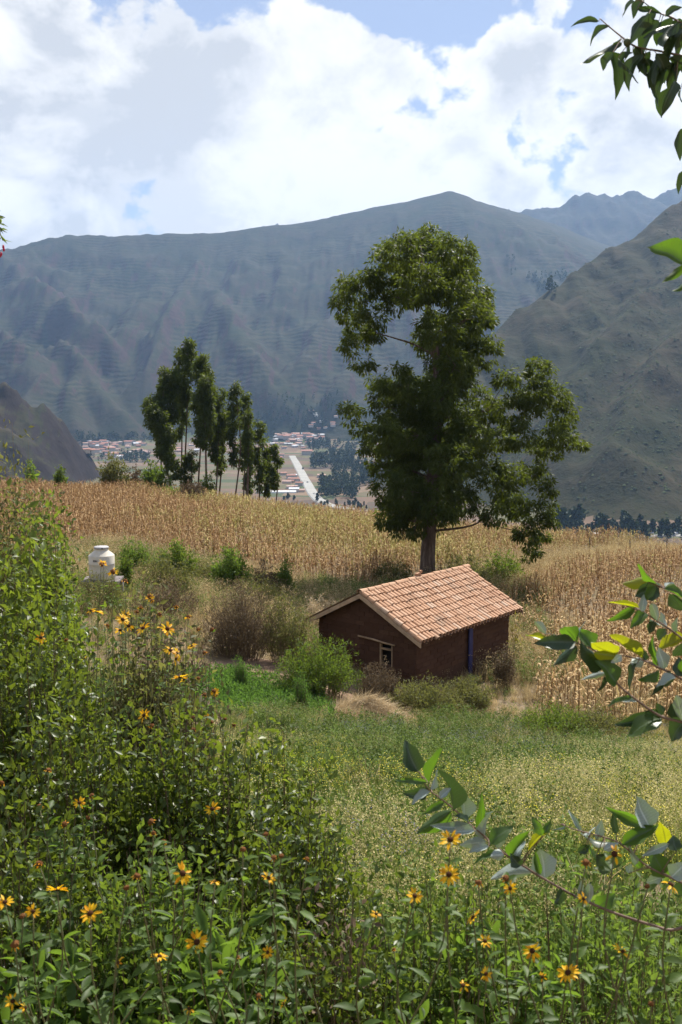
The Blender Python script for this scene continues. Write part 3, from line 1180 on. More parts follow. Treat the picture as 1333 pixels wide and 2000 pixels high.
def house_meshes(L, Wd, H, R_, mw, mr):
    w = MB()
    w.box((0, 0, H / 2 - 1), (L, Wd, H + 2))
    for s in (-1, 1):
        w.add([(s * L / 2, -Wd / 2, H), (s * L / 2, Wd / 2, H), (s * L / 2, 0, H + R_)], [(0, 1, 2)])
    e = 0.5
    vs = []
    for x in (-L / 2 - e, L / 2 + e):
        for dz_ in (0.05, 0.40):
            vs += [(x, -Wd / 2 - e, H - e * R_ / (Wd / 2) + dz_), (x, 0, H + R_ + dz_), (x, Wd / 2 + e, H - e * R_ / (Wd / 2) + dz_)]
    r = MB().add(vs, [(3, 4, 10, 9), (4, 5, 11, 10), (0, 6, 7, 1), (1, 7, 8, 2), (0, 1, 4, 3), (1, 2, 5, 4), (6, 9, 10, 7), (7, 10, 11, 8), (0, 3, 9, 6), (2, 8, 11, 5)])
    return w.mesh('wall', mw), r.mesh('roof', mr)


kinds = []
for a in range(3):
    for b_ in range(3):
        kinds.append(house_meshes(random.uniform(9, 15), random.uniform(7, 9), random.choice((3.2, 3.6, 5.8)), random.uniform(1.0, 2.0), M_hw[a], M_hr[b_]))


def far_house(px, py, label, group, kind=None, rz=None, s=1.0, name='valley_house'):
    p = on_valley(px, py)
    w, r = kinds[kind if kind is not None else random.choice([0, 0, 1, 1, 2, 2, 3, 4, 5, 6, 7])]
    t = link(name, w, None, (p[0], p[1], p[2]), (0, 0, random.uniform(-0.5, 0.5) if rz is None else rz), label=label, category='house', group=group)
    t.scale = (s, s, s)
    link('roof', r, t)
    return t


for k in range(62):
    far_house(random.uniform(163, 292), 866 + 30 * random.random() ** 1.2, 'small pale house in the distant town beside the dark rocky spur', 'houses of the town by the rocky spur', s=random.uniform(0.8, 1.3))
for k in range(30):
    far_house(random.uniform(295, 530), random.uniform(868, 890), 'small distant house glimpsed between the slender eucalyptus trunks', 'houses seen between the eucalyptus trunks', s=random.uniform(0.8, 1.2))
for k in range(64):
    x = random.gauss(578, 24)
    far_house(min(max(x, 532), 632), 850 + abs(random.gauss(0, 13)), 'small pale or red-roofed house in the distant town at the far end of the road', 'houses of the town above the road', s=random.uniform(0.7, 1.2))
for k in range(24):
    t = random.random()
    far_house(553 + 40 * t + random.uniform(-22, 0), 892 + 70 * t, 'little house on the near fields along the straight valley road', 'houses along the valley road', s=random.uniform(0.7, 0.95))
for k in range(12):
    far_house(random.uniform(600, 660), random.uniform(800, 840), 'lone little house on the green slope above the distant town', 'houses on the slope above the town', s=0.8)
far_house(600, 889, 'long red-roofed shed beside the far end of the valley road', 'sheds by the road', 0, 0.05, 1.5)
far_house(628, 933, 'white-walled farmhouse with pinkish roof in a field right of the road', 'farmhouses by the road', 1, 0.1, 1.1)
# long white greenhouse
gp = on_valley(540, 963)
gh = thing('greenhouse', 'long low white greenhouse beside the valley road', 'greenhouse', gp, 0.03)
vs, fs = [], []
for i, x in enumerate((-26, 26)):
    for k in range(7):
        a = math.pi * k / 6
        vs.append((x, 5 * math.cos(a), 3.2 * math.sin(a)))
fs = [(k, k + 1, 8 + k, 7 + k) for k in range(6)] + [tuple(range(6, -1, -1)), tuple(range(7, 14))]
link('cover', new_mesh('cover', vs, faces=fs, mat=plain('greenhouse_film', (0.58, 0.58, 0.57), 0.5, 0.4, 0.05, 0.3)), gh)
gb = MB()
for x in (-26.1, 26.1):
    gb.box((x, 0, 1.2), (0.25, 3.0, 2.4))
gb.build('door', M_hw[1], gh)
sp = on_valley(572, 960)
far_house(575, 961, 'low pale shed at the end of the long greenhouse', 'sheds by the greenhouse', 2, 0.03, 1.2)
for k in range(5):
    far_house(1150 + k * 44 + random.uniform(-12, 12), 1046 + random.uniform(-2, 2), 'white roadside house glimpsed between trees below the grassy hill', 'houses below the grassy hill', 2, random.uniform(-.3, .3), 0.55)

# ---- far trees: rough leafy spindles on a trunk
M_fartree = leaf_mat('far_foliage', (0.014, 0.026, 0.013), (0.040, 0.062, 0.022), 0.15, 0.7, 0.1)
M_bark = plain('bark', (0.13, 0.095, 0.07), 0.9, 0.1, 0.35, 3.0, 0.4)


def fartree_arrays(h, w, n=60, seed=0, kind='spindle'):
    r = np.random.default_rng(seed)
    t = 0.12 + 0.88 * r.random(n) ** 0.9
    if kind == 'spindle':
        rad = w * np.sin(np.pi * np.clip(t, 0.05, 1) ** 0.8) ** 0.7 * (1.05 - 0.5 * t)
    else:
        rad = w * np.sin(np.pi * np.clip((t - 0.1) / 0.95, 0, 1)) ** 0.5
    a = r.random(n) * 2 * np.pi
    q = np.sqrt(r.random(n))
    c = np.stack([rad * q * np.cos(a), rad * q * np.sin(a), t * h], 1)
    ax = r.normal(size=(n, 3)) + np.array([0, 0, 0.4])
    nm = r.normal(size=(n, 3))
    return scatter(LEAF4, c, frames(ax, nm), (h * 0.13 + w * 0.22) * (0.7 + 0.6 * r.random(n)), r.random(n) * 0.7 + 0.3 * t)


far_meshes = []
for k in range(8):
    v_, f_, t_ = fartree_arrays(15, 2.6 + 1.2 * (k % 3), 130, k, 'spindle' if k % 4 else 'round')
    me = new_mesh('crown', v_, f_, mat=M_fartree, tint=t_)
    tr = MB().tube([(0, 0, -1), (0.1, 0, 4), (0, 0.1, 12)], [0.35, 0.28, 0.08], 5).mesh('trunk', M_bark)
    far_meshes.append((tr, me))


def far_tree(p, s, label, group, k=None):
    tr, cr = random.choice(far_meshes) if k is None else far_meshes[k]
    o = link('valley_tree', tr, None, tuple(p), (0, 0, random.uniform(0, 6.3)), label=label, category='tree', group=group)
    o.scale = (s * random.uniform(0.85, 1.2), s * random.uniform(0.85, 1.2), s)
    link('crown', cr, o)
    return o


for k in range(46):
    x = 1090 + 260 * (k / 45) + random.uniform(-6, 6)
    tall = 1.5 if x < 1130 else (1.25 if 1150 < x < 1230 else 0.95)
    p = on_valley(x, 1056 - random.random() * 22)
    far_tree(p, tall * random.uniform(0.6, 1.15), 'dark tree in the row below the grassy hill behind the maize', 'trees below the grassy hill')
for k in range(26):
    x = 628 + 90 * random.random()
    p = on_valley(x, 985 + random.random() * 10)
    far_tree(p, random.uniform(0.25, 0.5), 'little dark tree along the near bend of the valley road', 'trees along the bend of the road')
for (x, y, s) in ((563, 975, .5), (575, 977, .4), (555, 978, .35), (620, 980, .65), (640, 988, .35), (608, 905, .5), (612, 880, .4), (592, 918, .3)):
    far_tree(on_valley(x, y), s, 'small dark tree standing alone by the straight valley road', 'lone trees by the road')


def wood(name, label, regions, seed):
    r = np.random.default_rng(seed)
    parts = []
    for (x0, x1, y0, y1, n, s) in regions:
        for i in range(n):
            p = on_valley(r.uniform(x0, x1), r.uniform(y0, y1))
            v_, f_, t_ = fartree_arrays(15 * s * r.uniform(.6, 1.2), 3.4 * s * r.uniform(.8, 1.3), 34, int(r.integers(1e6)), 'spindle' if r.random() < .6 else 'round')
            parts.append((v_ + p, f_, t_))
    v_, f_, t_ = merge(parts)
    link(name, new_mesh(name, v_, f_, mat=M_fartree, tint=t_), kind='stuff', label=label)


wood('woods', 'dark eucalyptus woods on the valley floor and lower slopes', [
    (602, 645, 868, 880, 60, 1.1), (610, 690, 900, 916, 110, 1.2), (625, 700, 945, 974, 120, 0.95), (650, 735, 905, 950, 120, 1.0), (640, 720, 870, 900, 90, 1.1),
    (150, 300, 858, 864, 60, 1.1), (235, 292, 892, 906, 50, 1.0), (505, 640, 808, 842, 90, 1.0), (520, 660, 775, 810, 60, 0.9), (440, 540, 850, 862, 40, 1.0), (170, 230, 893, 902, 14, .7)], 5)
wood('upland_trees', 'scattered dark trees on the pass between mountain and hill', [
    (1030, 1110, 538, 552, 34, 1.2), (1050, 1085, 556, 575, 16, 1.3), (990, 1012, 505, 545, 8, 1.1)], 6)

# ---- two cars on the road
def car(px, py, paint, label, heading):
    p = on_valley(px, py)
    p[2] = fz(p[0], p[1]) + 1.05
    t = thing('car', label, 'car', p, heading, 'cars on the valley road')
    prof = [(-2.1, .35), (-2.1, .85), (-1.3, .95), (-.8, 1.45), (.7, 1.45), (1.3, .95), (2.1, .80), (2.1, .35)]
    vs = [(s * .85, x, z) for s in (-1, 1) for x, z in prof]
    n = len(prof)
    fs = [tuple(range(n)), tuple(range(2 * n - 1, n - 1, -1))] + [(i, i + n, (i + 1) % n + n, (i + 1) % n) for i in range(n)]
    MB().add(vs, fs).build('body', plain('car_paint', paint, .35, .5, .05, 1), t)
    for y in (-1.3, 1.3):
        for x in (-.8, .8):
            MB().tube([(x - .1, y, .32), (x + .1, y, .32)], [.32, .32], 10).build('wheel', M_dark, t)
    MB().box((0, -1.07, 1.2), (1.4, .06, .38)).build('windscreen', M_dark, t)


car(601, 944, (0.10, 0.10, 0.12), 'tiny dark car on the middle of the straight valley road', 0.25)
car(614, 966, (0.5, 0.5, 0.5), 'tiny pale car nearer on the straight valley road', 0.25)
# ================================================================== TREES
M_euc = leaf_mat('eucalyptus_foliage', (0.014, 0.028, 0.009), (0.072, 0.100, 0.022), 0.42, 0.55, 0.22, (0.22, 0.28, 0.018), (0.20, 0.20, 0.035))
M_eucbark = Mat('eucalyptus_bark', 0.85, 0.2)
_nz = M_eucbark.noise(2.0, 6.0, 0.65, M_eucbark.coord(scale=(3, 3, 0.5)))
M_eucbark.color(M_eucbark.ramp(_nz, [(0.3, (0.055, 0.038, 0.030)), (0.55, (0.12, 0.085, 0.065)), (0.78, (0.32, 0.26, 0.21))]))
M_eucbark.bump(_nz, 0.6, 0.05)
M_eucbark = M_eucbark.m


def crown_arrays(clumps, tuft_per_m3, leaves, leaf_len, leaf_w, r, droop=0.8, tuft_r=0.42):
    """clumps: (centre, (rx, ry, rz)). Leaves hang in tufts that crowd the outside of each clump."""
    P, A, N, S, T = [], [], [], [], []
    tops = np.array([c[2] for c, _ in clumps])
    for c, rad in clumps:
        rad = np.asarray(rad, float)
        nt = max(5, int(tuft_per_m3 * rad.prod() ** (2 / 3.0) * 4))
        d = r.normal(size=(nt, 3))
        d /= np.linalg.norm(d, axis=1)[:, None]
        q = 0.45 + 0.60 * r.random(nt) ** 0.6
        tc_ = c + d * q[:, None] * rad
        tilt = r.random(nt)
        for k in range(nt):
            n = int(leaves * (0.6 + 0.8 * r.random()))
            o = r.normal(size=(n, 3))
            o /= np.linalg.norm(o, axis=1)[:, None]
            tr_ = tuft_r * (0.7 + 0.6 * r.random())
            pos = tc_[k] + o * (tr_ * r.random(n)[:, None] ** 0.5) * np.array([1, 1, 0.8])
            ax = o * 0.7 + d[k] * 0.35 + np.array([0, 0, -droop]) + r.normal(size=(n, 3)) * 0.35
            P.append(pos)
            A.append(ax)
            N.append(r.normal(size=(n, 3)) + d[k] * 0.6)
            S.append(leaf_len * (0.6 + 0.7 * r.random(n)))
            T.append(np.clip(0.30 * tilt[k] + 0.35 * r.random(n) + 0.22 * (o[:, 2] > 0.2), 0, 1))  # leaves atop each tuft tinted lighter, sunlit tops put into the colour
    P, A, N, S, T = map(np.concatenate, (P, A, N, S, T))
    sc = np.stack([S * leaf_w, S, S * 0.4], 1)
    return scatter(LEAF2, P, frames(A, N), sc, T)


def limb(path, r0, r1, parent, mat, name='branch', n=6, origin=None):
    rad = np.linspace(1, 0, len(path)) ** 0.85 * (r0 - r1) + r1
    pts = np.asarray(path) - (origin if origin is not None else 0)
    return MB().tube(pts, rad, n).build(name, mat, parent, smooth=True)


def make_tree(name, label, trunk_pts, trunk_r, clumps, r, leaves, leaf_len, leaf_w, dens, tuft_r, group=None, limb_scale=1.0, branch_every=1, droop=0.8):
    base = np.asarray(trunk_pts[0], float)
    t = thing(name, label, 'tree', base, 0, group)
    path = smooth_path(trunk_pts, 26)
    rad = np.linspace(1, 0.06, 26) ** 0.9 * trunk_r
    rad[0] *= 1.45
    rad[1] *= 1.15
    trunk = MB().tube(path - base, rad, 10).build('trunk', M_eucbark, t, smooth=True)
    # limbs grow outwards: each clump hangs on the nearest wood already there
    nodes = [np.array([*path[k], rad[k]]) for k in range(5, 25)]
    order = sorted(range(len(clumps)), key=lambda i: np.hypot(*(path[:, :2] - clumps[i][0][:2]).T).min() + 0.15 * abs(clumps[i][0][2] - path[12][2]))
    for i in order:
        c, rd = clumps[i]
        nd = np.array(nodes)
        dv = c - nd[:, :3]
        dist = np.linalg.norm(dv, axis=1)
        cost = dist + np.clip(0.25 * np.hypot(dv[:, 0], dv[:, 1]) - dv[:, 2], 0, 9) * 0.9 - 4.0 * nd[:, 3]
        k = int(np.argmin(cost))
        a, ra = nd[k, :3], nd[k, 3]
        L = dist[k]
        if L < 0.4:
            continue
        r0 = min(ra * 0.72, 0.022 + 0.014 * L * limb_scale)
        mid = (a + c) / 2 + np.array([r.normal() * 0.10 * L, r.normal() * 0.10 * L, (-0.05 + 0.10 * r.normal()) * L])
        pth = smooth_path([a, mid, c], 9)
        limb(pth, r0, r0 * 0.35, t, M_eucbark, origin=base)
        for q in range(3, 9):
            nodes.append(np.array([*pth[q], r0 * (1 - 0.06 * q)]))
        if rd[0] > 0.7:
            for q in range(3):
                d = r.normal(size=3)
                d /= np.linalg.norm(d)
                e = c + d * np.asarray(rd) * 0.9
                st = pth[6]
                limb(smooth_path([st, (st + e) / 2 + r.normal(size=3) * 0.15 * rd[0], e], 6), r0 * 0.42, r0 * 0.12, t, M_eucbark, n=5, origin=base)
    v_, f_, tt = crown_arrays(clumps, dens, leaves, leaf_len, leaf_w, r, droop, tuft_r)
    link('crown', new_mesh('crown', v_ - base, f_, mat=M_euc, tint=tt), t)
    return t


# ---- the tall eucalyptus behind the house
TD = 55.0
px2m = TD / F_PX
big_clumps_px = [
    (800, 492, 52), (748, 522, 42), (862, 505, 50), (900, 520, 38), (812, 560, 55), (880, 565, 52), (928, 570, 34), (692, 568, 40), (664, 592, 20), (722, 548, 34), (838, 470, 34),
    (940, 600, 24), (770, 580, 36),
    (700, 640, 34), (692, 676, 27), (735, 615, 28), (712, 712, 22), (684, 618, 24), (735, 650, 24),
    (862, 650, 52), (912, 640, 46), (944, 690, 34), (872, 702, 50), (832, 664, 34), (922, 600, 40), (960, 670, 18), (905, 700, 40),
    (782, 762, 44), (748, 795, 36), (822, 782, 52), (862, 762, 46), (800, 850, 66), (872, 842, 60), (758, 862, 42), (830, 925, 72), (900, 905, 56), (778, 955, 52), (862, 992, 56),
    (800, 1015, 48), (902, 978, 40), (748, 905, 32), (765, 1005, 34), (920, 850, 44), (935, 780, 34), (742, 745, 22), (890, 740, 40),
    (690, 808, 22), (712, 842, 22), (722, 880, 18), (676, 800, 12),
    (990, 742, 28), (1050, 722, 30), (1082, 770, 36), (1042, 772, 38), (1102, 812, 34), (1092, 858, 34), (1126, 868, 17), (1062, 880, 34), (1000, 800, 34), (980, 860, 40),
    (1022, 850, 34), (958, 800, 34), (962, 925, 34), (1002, 925, 30), (1042, 920, 28), (1064, 955, 24), (1136, 872, 10),
    (980, 952, 28), (1008, 982, 36), (1058, 1002, 32), (1082, 1012, 16), (1030, 1040, 30), (1036, 1080, 20), (988, 1000, 26), (1052, 1050, 22), (960, 1000, 26)]
r = np.random.default_rng(21)
clumps = []
for (x, y, rp) in big_clumps_px:
    core = abs(x - 850) < 95 and y < 1060
    dep = r.uniform(-2.6, 2.6) if core else r.uniform(-1.6, 1.6)
    c = W(x, y, TD + dep)
    rm_ = rp * px2m * 0.92
    clumps.append((c, (rm_, rm_ * r.uniform(.85, 1.1), rm_ * r.uniform(.8, 1.0))))
    if core and rp > 40:
        c2 = W(x + r.uniform(-22, 22), y + r.uniform(-18, 18), TD + (3.0 if dep < 0 else -3.0) * r.uniform(.7, 1.2))
        clumps.append((c2, (rm_ * .85, rm_ * .85, rm_ * .75)))
trunk_px = [(836, 1128, 0), (836, 1085, 0), (842, 1000, .2), (850, 880, .3), (856, 760, .1), (850, 680, -.2), (836, 600, -.3), (826, 520, -.2), (822, 480, 0)]
tp = [W(x, y, TD + d) for x, y, d in trunk_px]
tp[0][2] = gz(tp[0][0], tp[0][1]) - 0.15
make_tree('eucalyptus_tree', 'tall spreading eucalyptus tree standing alone behind the tiled house', tp, 0.46, clumps, r, 40, 0.25, 0.30, 10.0, 0.30, limb_scale=1.0)

# ---- the slender stand at the edge of the field
CD = 118.0
stand = [  # top x, top y, base x, base y, half width px, crown bottom y, distance offset, label
    (322, 722, 316, 940, 34, 850, 2, 'slender eucalyptus with the broad ragged crown, leftmost of the tall stand'),
    (300, 790, 345, 945, 26, 905, -2, 'low leaning eucalyptus with dark foliage reaching out at the left of the stand'),
    (368, 662, 356, 945, 22, 800, 4, 'tallest slender eucalyptus with pointed top in the stand'),
    (350, 682, 352, 945, 18, 830, 6, 'thin eucalyptus just left of the tallest in the stand'),
    (398, 694, 384, 955, 26, 840, 0, 'slender eucalyptus with sunlit yellow-green crown right of the tallest'),
    (400, 730, 404, 962, 24, 850, -3, 'slender eucalyptus with thick dark trunk right of the middle of the stand'),
    (426, 752, 420, 962, 22, 880, 1, 'eucalyptus with yellow-green tip leaning at the right of the tall trees'),
    (440, 795, 425, 960, 18, 900, 4, 'shorter eucalyptus between the tall trees and the narrow pair'),
    (460, 745, 456, 964, 15, 880, 0, 'narrow pointed eucalyptus beginning the right-hand group'),
    (478, 765, 474, 966, 16, 885, 3, 'narrow eucalyptus just right of the pointed one'),
    (486, 800, 482, 968, 14, 880, -2, 'narrow eucalyptus with the thickest trunk of the right-hand group'),
    (506, 818, 508, 968, 15, 930, 1, 'eucalyptus with a long trailing crown, third from the right end'),
    (522, 870, 522, 970, 9, 940, 3, 'small thin eucalyptus, second from the right end of the stand'),
    (537, 866, 536, 972, 12, 925, -1, 'small thin eucalyptus at the right end of the stand'),
    (492, 890, 486, 968, 12, 935, 5, 'small bushy young eucalyptus low in the right-hand group'),
    (375, 880, 366, 950, 18, 925, -1, 'short bushy eucalyptus low between the tall trunks'),
]
pm = CD / F_PX
for i, (tx, ty, bx_, by_, hw, cb, do, lab) in enumerate(stand):
    D = CD + do
    rr_ = np.random.default_rng(100 + i)
    top = W(tx, ty, D)
    bot = W(bx_, by_, D)
    bot[2] = gz(bot[0], bot[1]) - 0.1
    mid = bot * 0.5 + top * 0.5 + np.array([rr_.normal() * 0.25, 0, 0])
    cl_ = []
    n = 12 + int((cb - ty) / 10)
    for k in range(n):
        u = (k + 0.5) / n
        y = ty + 6 + (cb + 22 - ty) * u ** 1.15
        prof = math.sin(math.pi * min(1, 0.12 + u * 0.82)) ** 0.7 * (1 - 0.25 * u)
        xx = tx + (bx_ - tx) * (y - ty) / (by_ - ty) + rr_.uniform(-.95, .95) * hw * 0.78 * prof
        rad_ = hw * pm * (0.22 + 0.25 * prof) * rr_.uniform(.7, 1.2)
        c = W(xx, y, D) + np.array([0, rr_.uniform(-.8, .8) * hw * pm * prof, 0])
        cl_.append((c, (rad_ * .9, rad_ * .9, rad_ * 1.15)))
    make_tree('slender_eucalyptus', lab, [bot, bot * .75 + mid * .25, mid, mid * .4 + top * .6, top], 0.11 + 0.05 * rr_.random() + (0.07 if i in (5, 10) else 0), cl_, rr_, 24, 0.38, 0.34, 10.5, 0.34,
              'slender eucalyptus stand', limb_scale=0.5, branch_every=1)
# ================================================================== MIDDLE GROUND
def ground_hit(px, py, lift=0.0):
    """Where the line of sight through a photo point meets the near hillside (raised by lift)."""
    Y = np.geomspace(2, 140, 700)
    p = W(px, py, 1.0)
    h = near_z(p[0] * Y, Y) + lift
    hit = np.nonzero(p[2] * Y < h)[0]
    i = hit[0] if len(hit) else len(Y) - 1
    return np.array([p[0] * Y[i], Y[i], h[i] - lift])


def inside(poly, x, y):
    x, y = np.asarray(x), np.asarray(y)
    ins = np.zeros(x.shape, bool)
    j = len(poly) - 1
    for i in range(len(poly)):
        xi, yi = poly[i][:2]
        xj, yj = poly[j][:2]
        c = ((yi > y) != (yj > y)) & (x < (xj - xi) * (y - yi) / (yj - yi + 1e-12) + xi)
        ins ^= c
        j = i
    return ins


def in_house(x, y, m=0.25):
    lx = (x - RIDGE0[0]) * hn[0] + (y - RIDGE0[1]) * hn[1]
    ly = (x - RIDGE0[0]) * hu[0] + (y - RIDGE0[1]) * hu[1]
    return (lx > wx0 - m) & (lx < wx1 + m) & (ly > wy0 - m) & (ly < wy1 + m)


def edge_dist(poly, x, y):
    d = np.full(np.shape(x), 1e9)
    for (ax_, ay_), (bx_, by_) in zip(poly, list(poly[1:]) + [poly[0]]):
        L2 = (bx_ - ax_) ** 2 + (by_ - ay_) ** 2 + 1e-9
        t = np.clip(((x - ax_) * (bx_ - ax_) + (y - ay_) * (by_ - ay_)) / L2, 0, 1)
        d = np.minimum(d, np.hypot(x - ax_ - t * (bx_ - ax_), y - ay_ - t * (by_ - ay_)))
    return d


# ---------------------------------------------------------------- maize
M_corn = Mat('dry_maize', 0.75, 0.25)
_cr = M_corn.ramp(M_corn.attr(), [(0.0, (0.20, 0.105, 0.045)), (0.25, (0.33, 0.20, 0.09)), (0.5, (0.46, 0.31, 0.145)), (0.72, (0.60, 0.45, 0.25)), (0.86, (0.40, 0.33, 0.11)), (1.0, (0.22, 0.23, 0.06))])
M_corn.color(_cr)
M_corn.translucent(0.30)
M_corn = M_corn.m


def strap(base, az, L, w, rise, droop, seg, tint, r):
    """A maize leaf: rises, arches over and hangs."""
    d = np.array([math.cos(az), math.sin(az), 0])
    s = np.array([-math.sin(az), math.cos(az), 0])
    vs, fs = [], []
    tw = r.uniform(-.6, .6)
    for k in range(seg + 1):
        t = k / seg
        p = base + d * (L * t * (0.75 - 0.15 * t)) + np.array([0, 0, rise * L * t - droop * L * t * t])
        ww = w * (1 - t) ** 0.6 * (0.55 if k == 0 else 1)
        sv = s * math.cos(tw * t * 2) + np.array([0, 0, 1]) * math.sin(tw * t * 2)
        if k < seg:
            vs += [p - sv * ww / 2, p + sv * ww / 2]
        else:
            vs += [p]
    for k in range(seg - 1):
        a = 2 * k
        fs += [(a, a + 1, a + 3), (a, a + 3, a + 2)]
    a = 2 * (seg - 1)
    fs.append((a, a + 1, a + 2))
    return np.array(vs), np.array(fs), np.full(len(vs), tint)


def corn_parts(r, seg=4, nl=9, sides=4):
    """Dry maize plant one metre tall (scaled later): stalk, leaves, tassel."""
    lean = r.normal(size=2) * 0.05
    path = np.array([[lean[0] * t * t, lean[1] * t * t, t] for t in np.linspace(0, 0.93, 5)])
    v_, f_ = tube_arrays(path, np.linspace(0.011, 0.006, 5), sides, False)
    tri = []
    for q in f_:
        tri += [(q[0], q[1], q[2]), (q[0], q[2], q[3])]
    stalk = (np.array(v_), np.array(tri), np.full(len(v_), r.uniform(.1, .45)))
    lv = []
    az0 = r.uniform(0, 6.28)
    for k in range(nl):
        t = 0.14 + 0.76 * k / (nl - 1)
        i = t / 0.93
        b = np.array([lean[0] * i * i, lean[1] * i * i, t])
        lv.append(strap(b, az0 + math.pi * k + r.normal() * 0.5, r.uniform(.28, .46) * (1.1 - .35 * t), r.uniform(.034, .052), r.uniform(.5, 1.1), r.uniform(.9, 1.9), seg, r.uniform(.25, .8), r))
    ts = []
    for k in range(5):
        a = r.uniform(0, 6.28)
        b = np.array([lean[0], lean[1], 0.91])
        e = b + np.array([math.cos(a) * r.uniform(.02, .07), math.sin(a) * r.uniform(.02, .07), r.uniform(.07, .14)])
        s = np.array([math.sin(a), -math.cos(a), 0]) * 0.006
        ts.append((np.array([b - s, b + s, e]), np.array([[0, 1, 2]]), np.full(3, r.uniform(.15, .5))))
    # a husked cob on some plants
    if r.random() < 0.7:
        a = r.uniform(0, 6.28)
        b = np.array([0, 0, r.uniform(.4, .55)])
        d = np.array([math.cos(a) * .4, math.sin(a) * .4, 1.0])
        d /= np.linalg.norm(d)
        cv, cf = tube_arrays([b, b + d * .05, b + d * .11, b + d * .15], [.008, .021, .018, .003], 5, False)
        tri = []
        for q in cf:
            tri += [(q[0], q[1], q[2]), (q[0], q[2], q[3])]
        lv.append((np.array(cv), np.array(tri), np.full(len(cv), r.uniform(.6, .78))))
    return stalk, merge(lv), merge(ts)


rc = np.random.default_rng(5)
corn_var = [corn_parts(rc, 4, 10) for _ in range(8)]
corn_far = []
for _ in range(10):
    st, lv, ts = corn_parts(rc, 2, 7, 3)
    corn_far.append(merge([st, lv, ts]))
corn_meshes = [tuple(new_mesh(nm, a[0], a[1], mat=M_corn, tint=a[2]) for nm, a in zip(('stalk', 'leaves', 'tassel'), cv)) for cv in corn_var]

main_poly = [ground_hit(x, y)[:2] for x, y in ((222, 1062), (330, 1092), (420, 1105), (560, 1128), (700, 1152), (800, 1152), (880, 1128), (1000, 1095), (1100, 1086), (1195, 1070))]
main_poly = [(-70, 34), (-17, 41)] + [tuple(p) for p in main_poly] + [(30, 90), (14, 104), (-4, 108), (-22, 114), (-45, 118), (-80, 110)]
low_poly = [ground_hit(x, y)[:2] for x, y in ((1010, 1150), (1120, 1110), (1230, 1095), (1333, 1092))]
low_poly = [tuple(p) for p in low_poly] + [(45, 82), (60, 60), (26, 31), (14, 28.6), (10.2, 28.4), (8.2, 29.0), (6.6, 30.2), (6.3, 32.0), (7.4, 35.5), (7.4, 42), (7.6, 49)]
back_poly = [(-7.5, 38.5), (1.0, 41.5), (4.5, 44.5), (6.0, 49), (3.5, 51.5), (-2.0, 52), (-9, 50)]


def corn_points(poly, row, step, ang_, r):
    P = np.array(poly)
    ca, sa = math.cos(ang_), math.sin(ang_)
    u = P[:, 0] * ca + P[:, 1] * sa
    v_ = -P[:, 0] * sa + P[:, 1] * ca
    U, V = np.meshgrid(np.arange(u.min(), u.max(), step), np.arange(v_.min(), v_.max(), row))
    U = U.ravel() + r.normal(size=U.size) * step * 0.3
    V = V.ravel() + r.normal(size=V.size) * row * 0.12
    x, y = U * ca - V * sa, U * sa + V * ca
    k = inside(poly, x, y) & ~in_house(x, y, 0.7)
    return x[k], y[k]


x1, y1 = corn_points(main_poly, 0.55, 0.38, math.radians(24), rc)
x2, y2 = corn_points(low_poly, 0.62, 0.40, math.radians(-35), rc)
# keep what can be seen from round the camera's place
keep = np.abs(np.arctan2(x1, y1)) < math.radians(25)
x1, y1 = x1[keep], y1[keep]
keep = np.abs(np.arctan2(x2, y2)) < math.radians(25)
x2, y2 = x2[keep], y2[keep]
# ragged gaps
k = fbm(x1 * .3, y1 * .3, 3) + rc.normal(size=len(x1)) * .2 > -.45
x1, y1 = x1[k], y1[k]
k = fbm(x2 * .3 + 8, y2 * .3, 3) + rc.normal(size=len(x2)) * .2 > -.40 + .15 * (1 - sstep(edge_dist(low_poly, x2, y2) / 1.6)) * (y2 > 31)
x2, y2 = x2[k], y2[k]
# the tree stands in a clearing
def away(x, y, cx, cy_, rad):
    return np.hypot(x - cx, y - cy_) > rad
k = away(x1, y1, tp[0][0], tp[0][1], 2.2)
x1, y1 = x1[k], y1[k]
k = away(x2, y2, tp[0][0], tp[0][1], 3.0)
x2, y2 = x2[k], y2[k]


def height_field(x, y):
    x, y = np.asarray(x, float), np.asarray(y, float)
    e = np.minimum(edge_dist(low_poly, x, y), edge_dist(main_poly, x, y))
    return 1.55 * (1 + 0.34 * fbm(x * 0.15, y * 0.15, 3)) * np.where(y > 32.5, 0.74 + 0.26 * sstep(e / 2.2), 1.08)



# the 300 nearest plants in view are things of their own
vis = np.abs(np.arctan2(x2, y2)) < math.radians(20.5)
order = np.argsort(np.where(vis, np.hypot(x2, y2), 1e9))
near_i = order[:300]
rest = np.ones(len(x2), bool)
rest[near_i] = False
for i in near_i:
    st, lv, ts = corn_meshes[int(rc.integers(8))]
    h = float(height_field(x2[i], y2[i])) * rc.uniform(0.72, 1.12)
    o = link('maize_plant', st, None, (x2[i], y2[i], gz(x2[i], y2[i]) - 0.02), (rc.normal() * .05, rc.normal() * .05, rc.uniform(0, 6.28)),
             label='dry tan maize plant in the near rows right of the house', category='maize plant', group='maize plants right of the house')
    o.scale = (h * rc.uniform(.95, 1.2), h * rc.uniform(.95, 1.2), h)
    link('leaves', lv, o)
    link('tassel', ts, o)


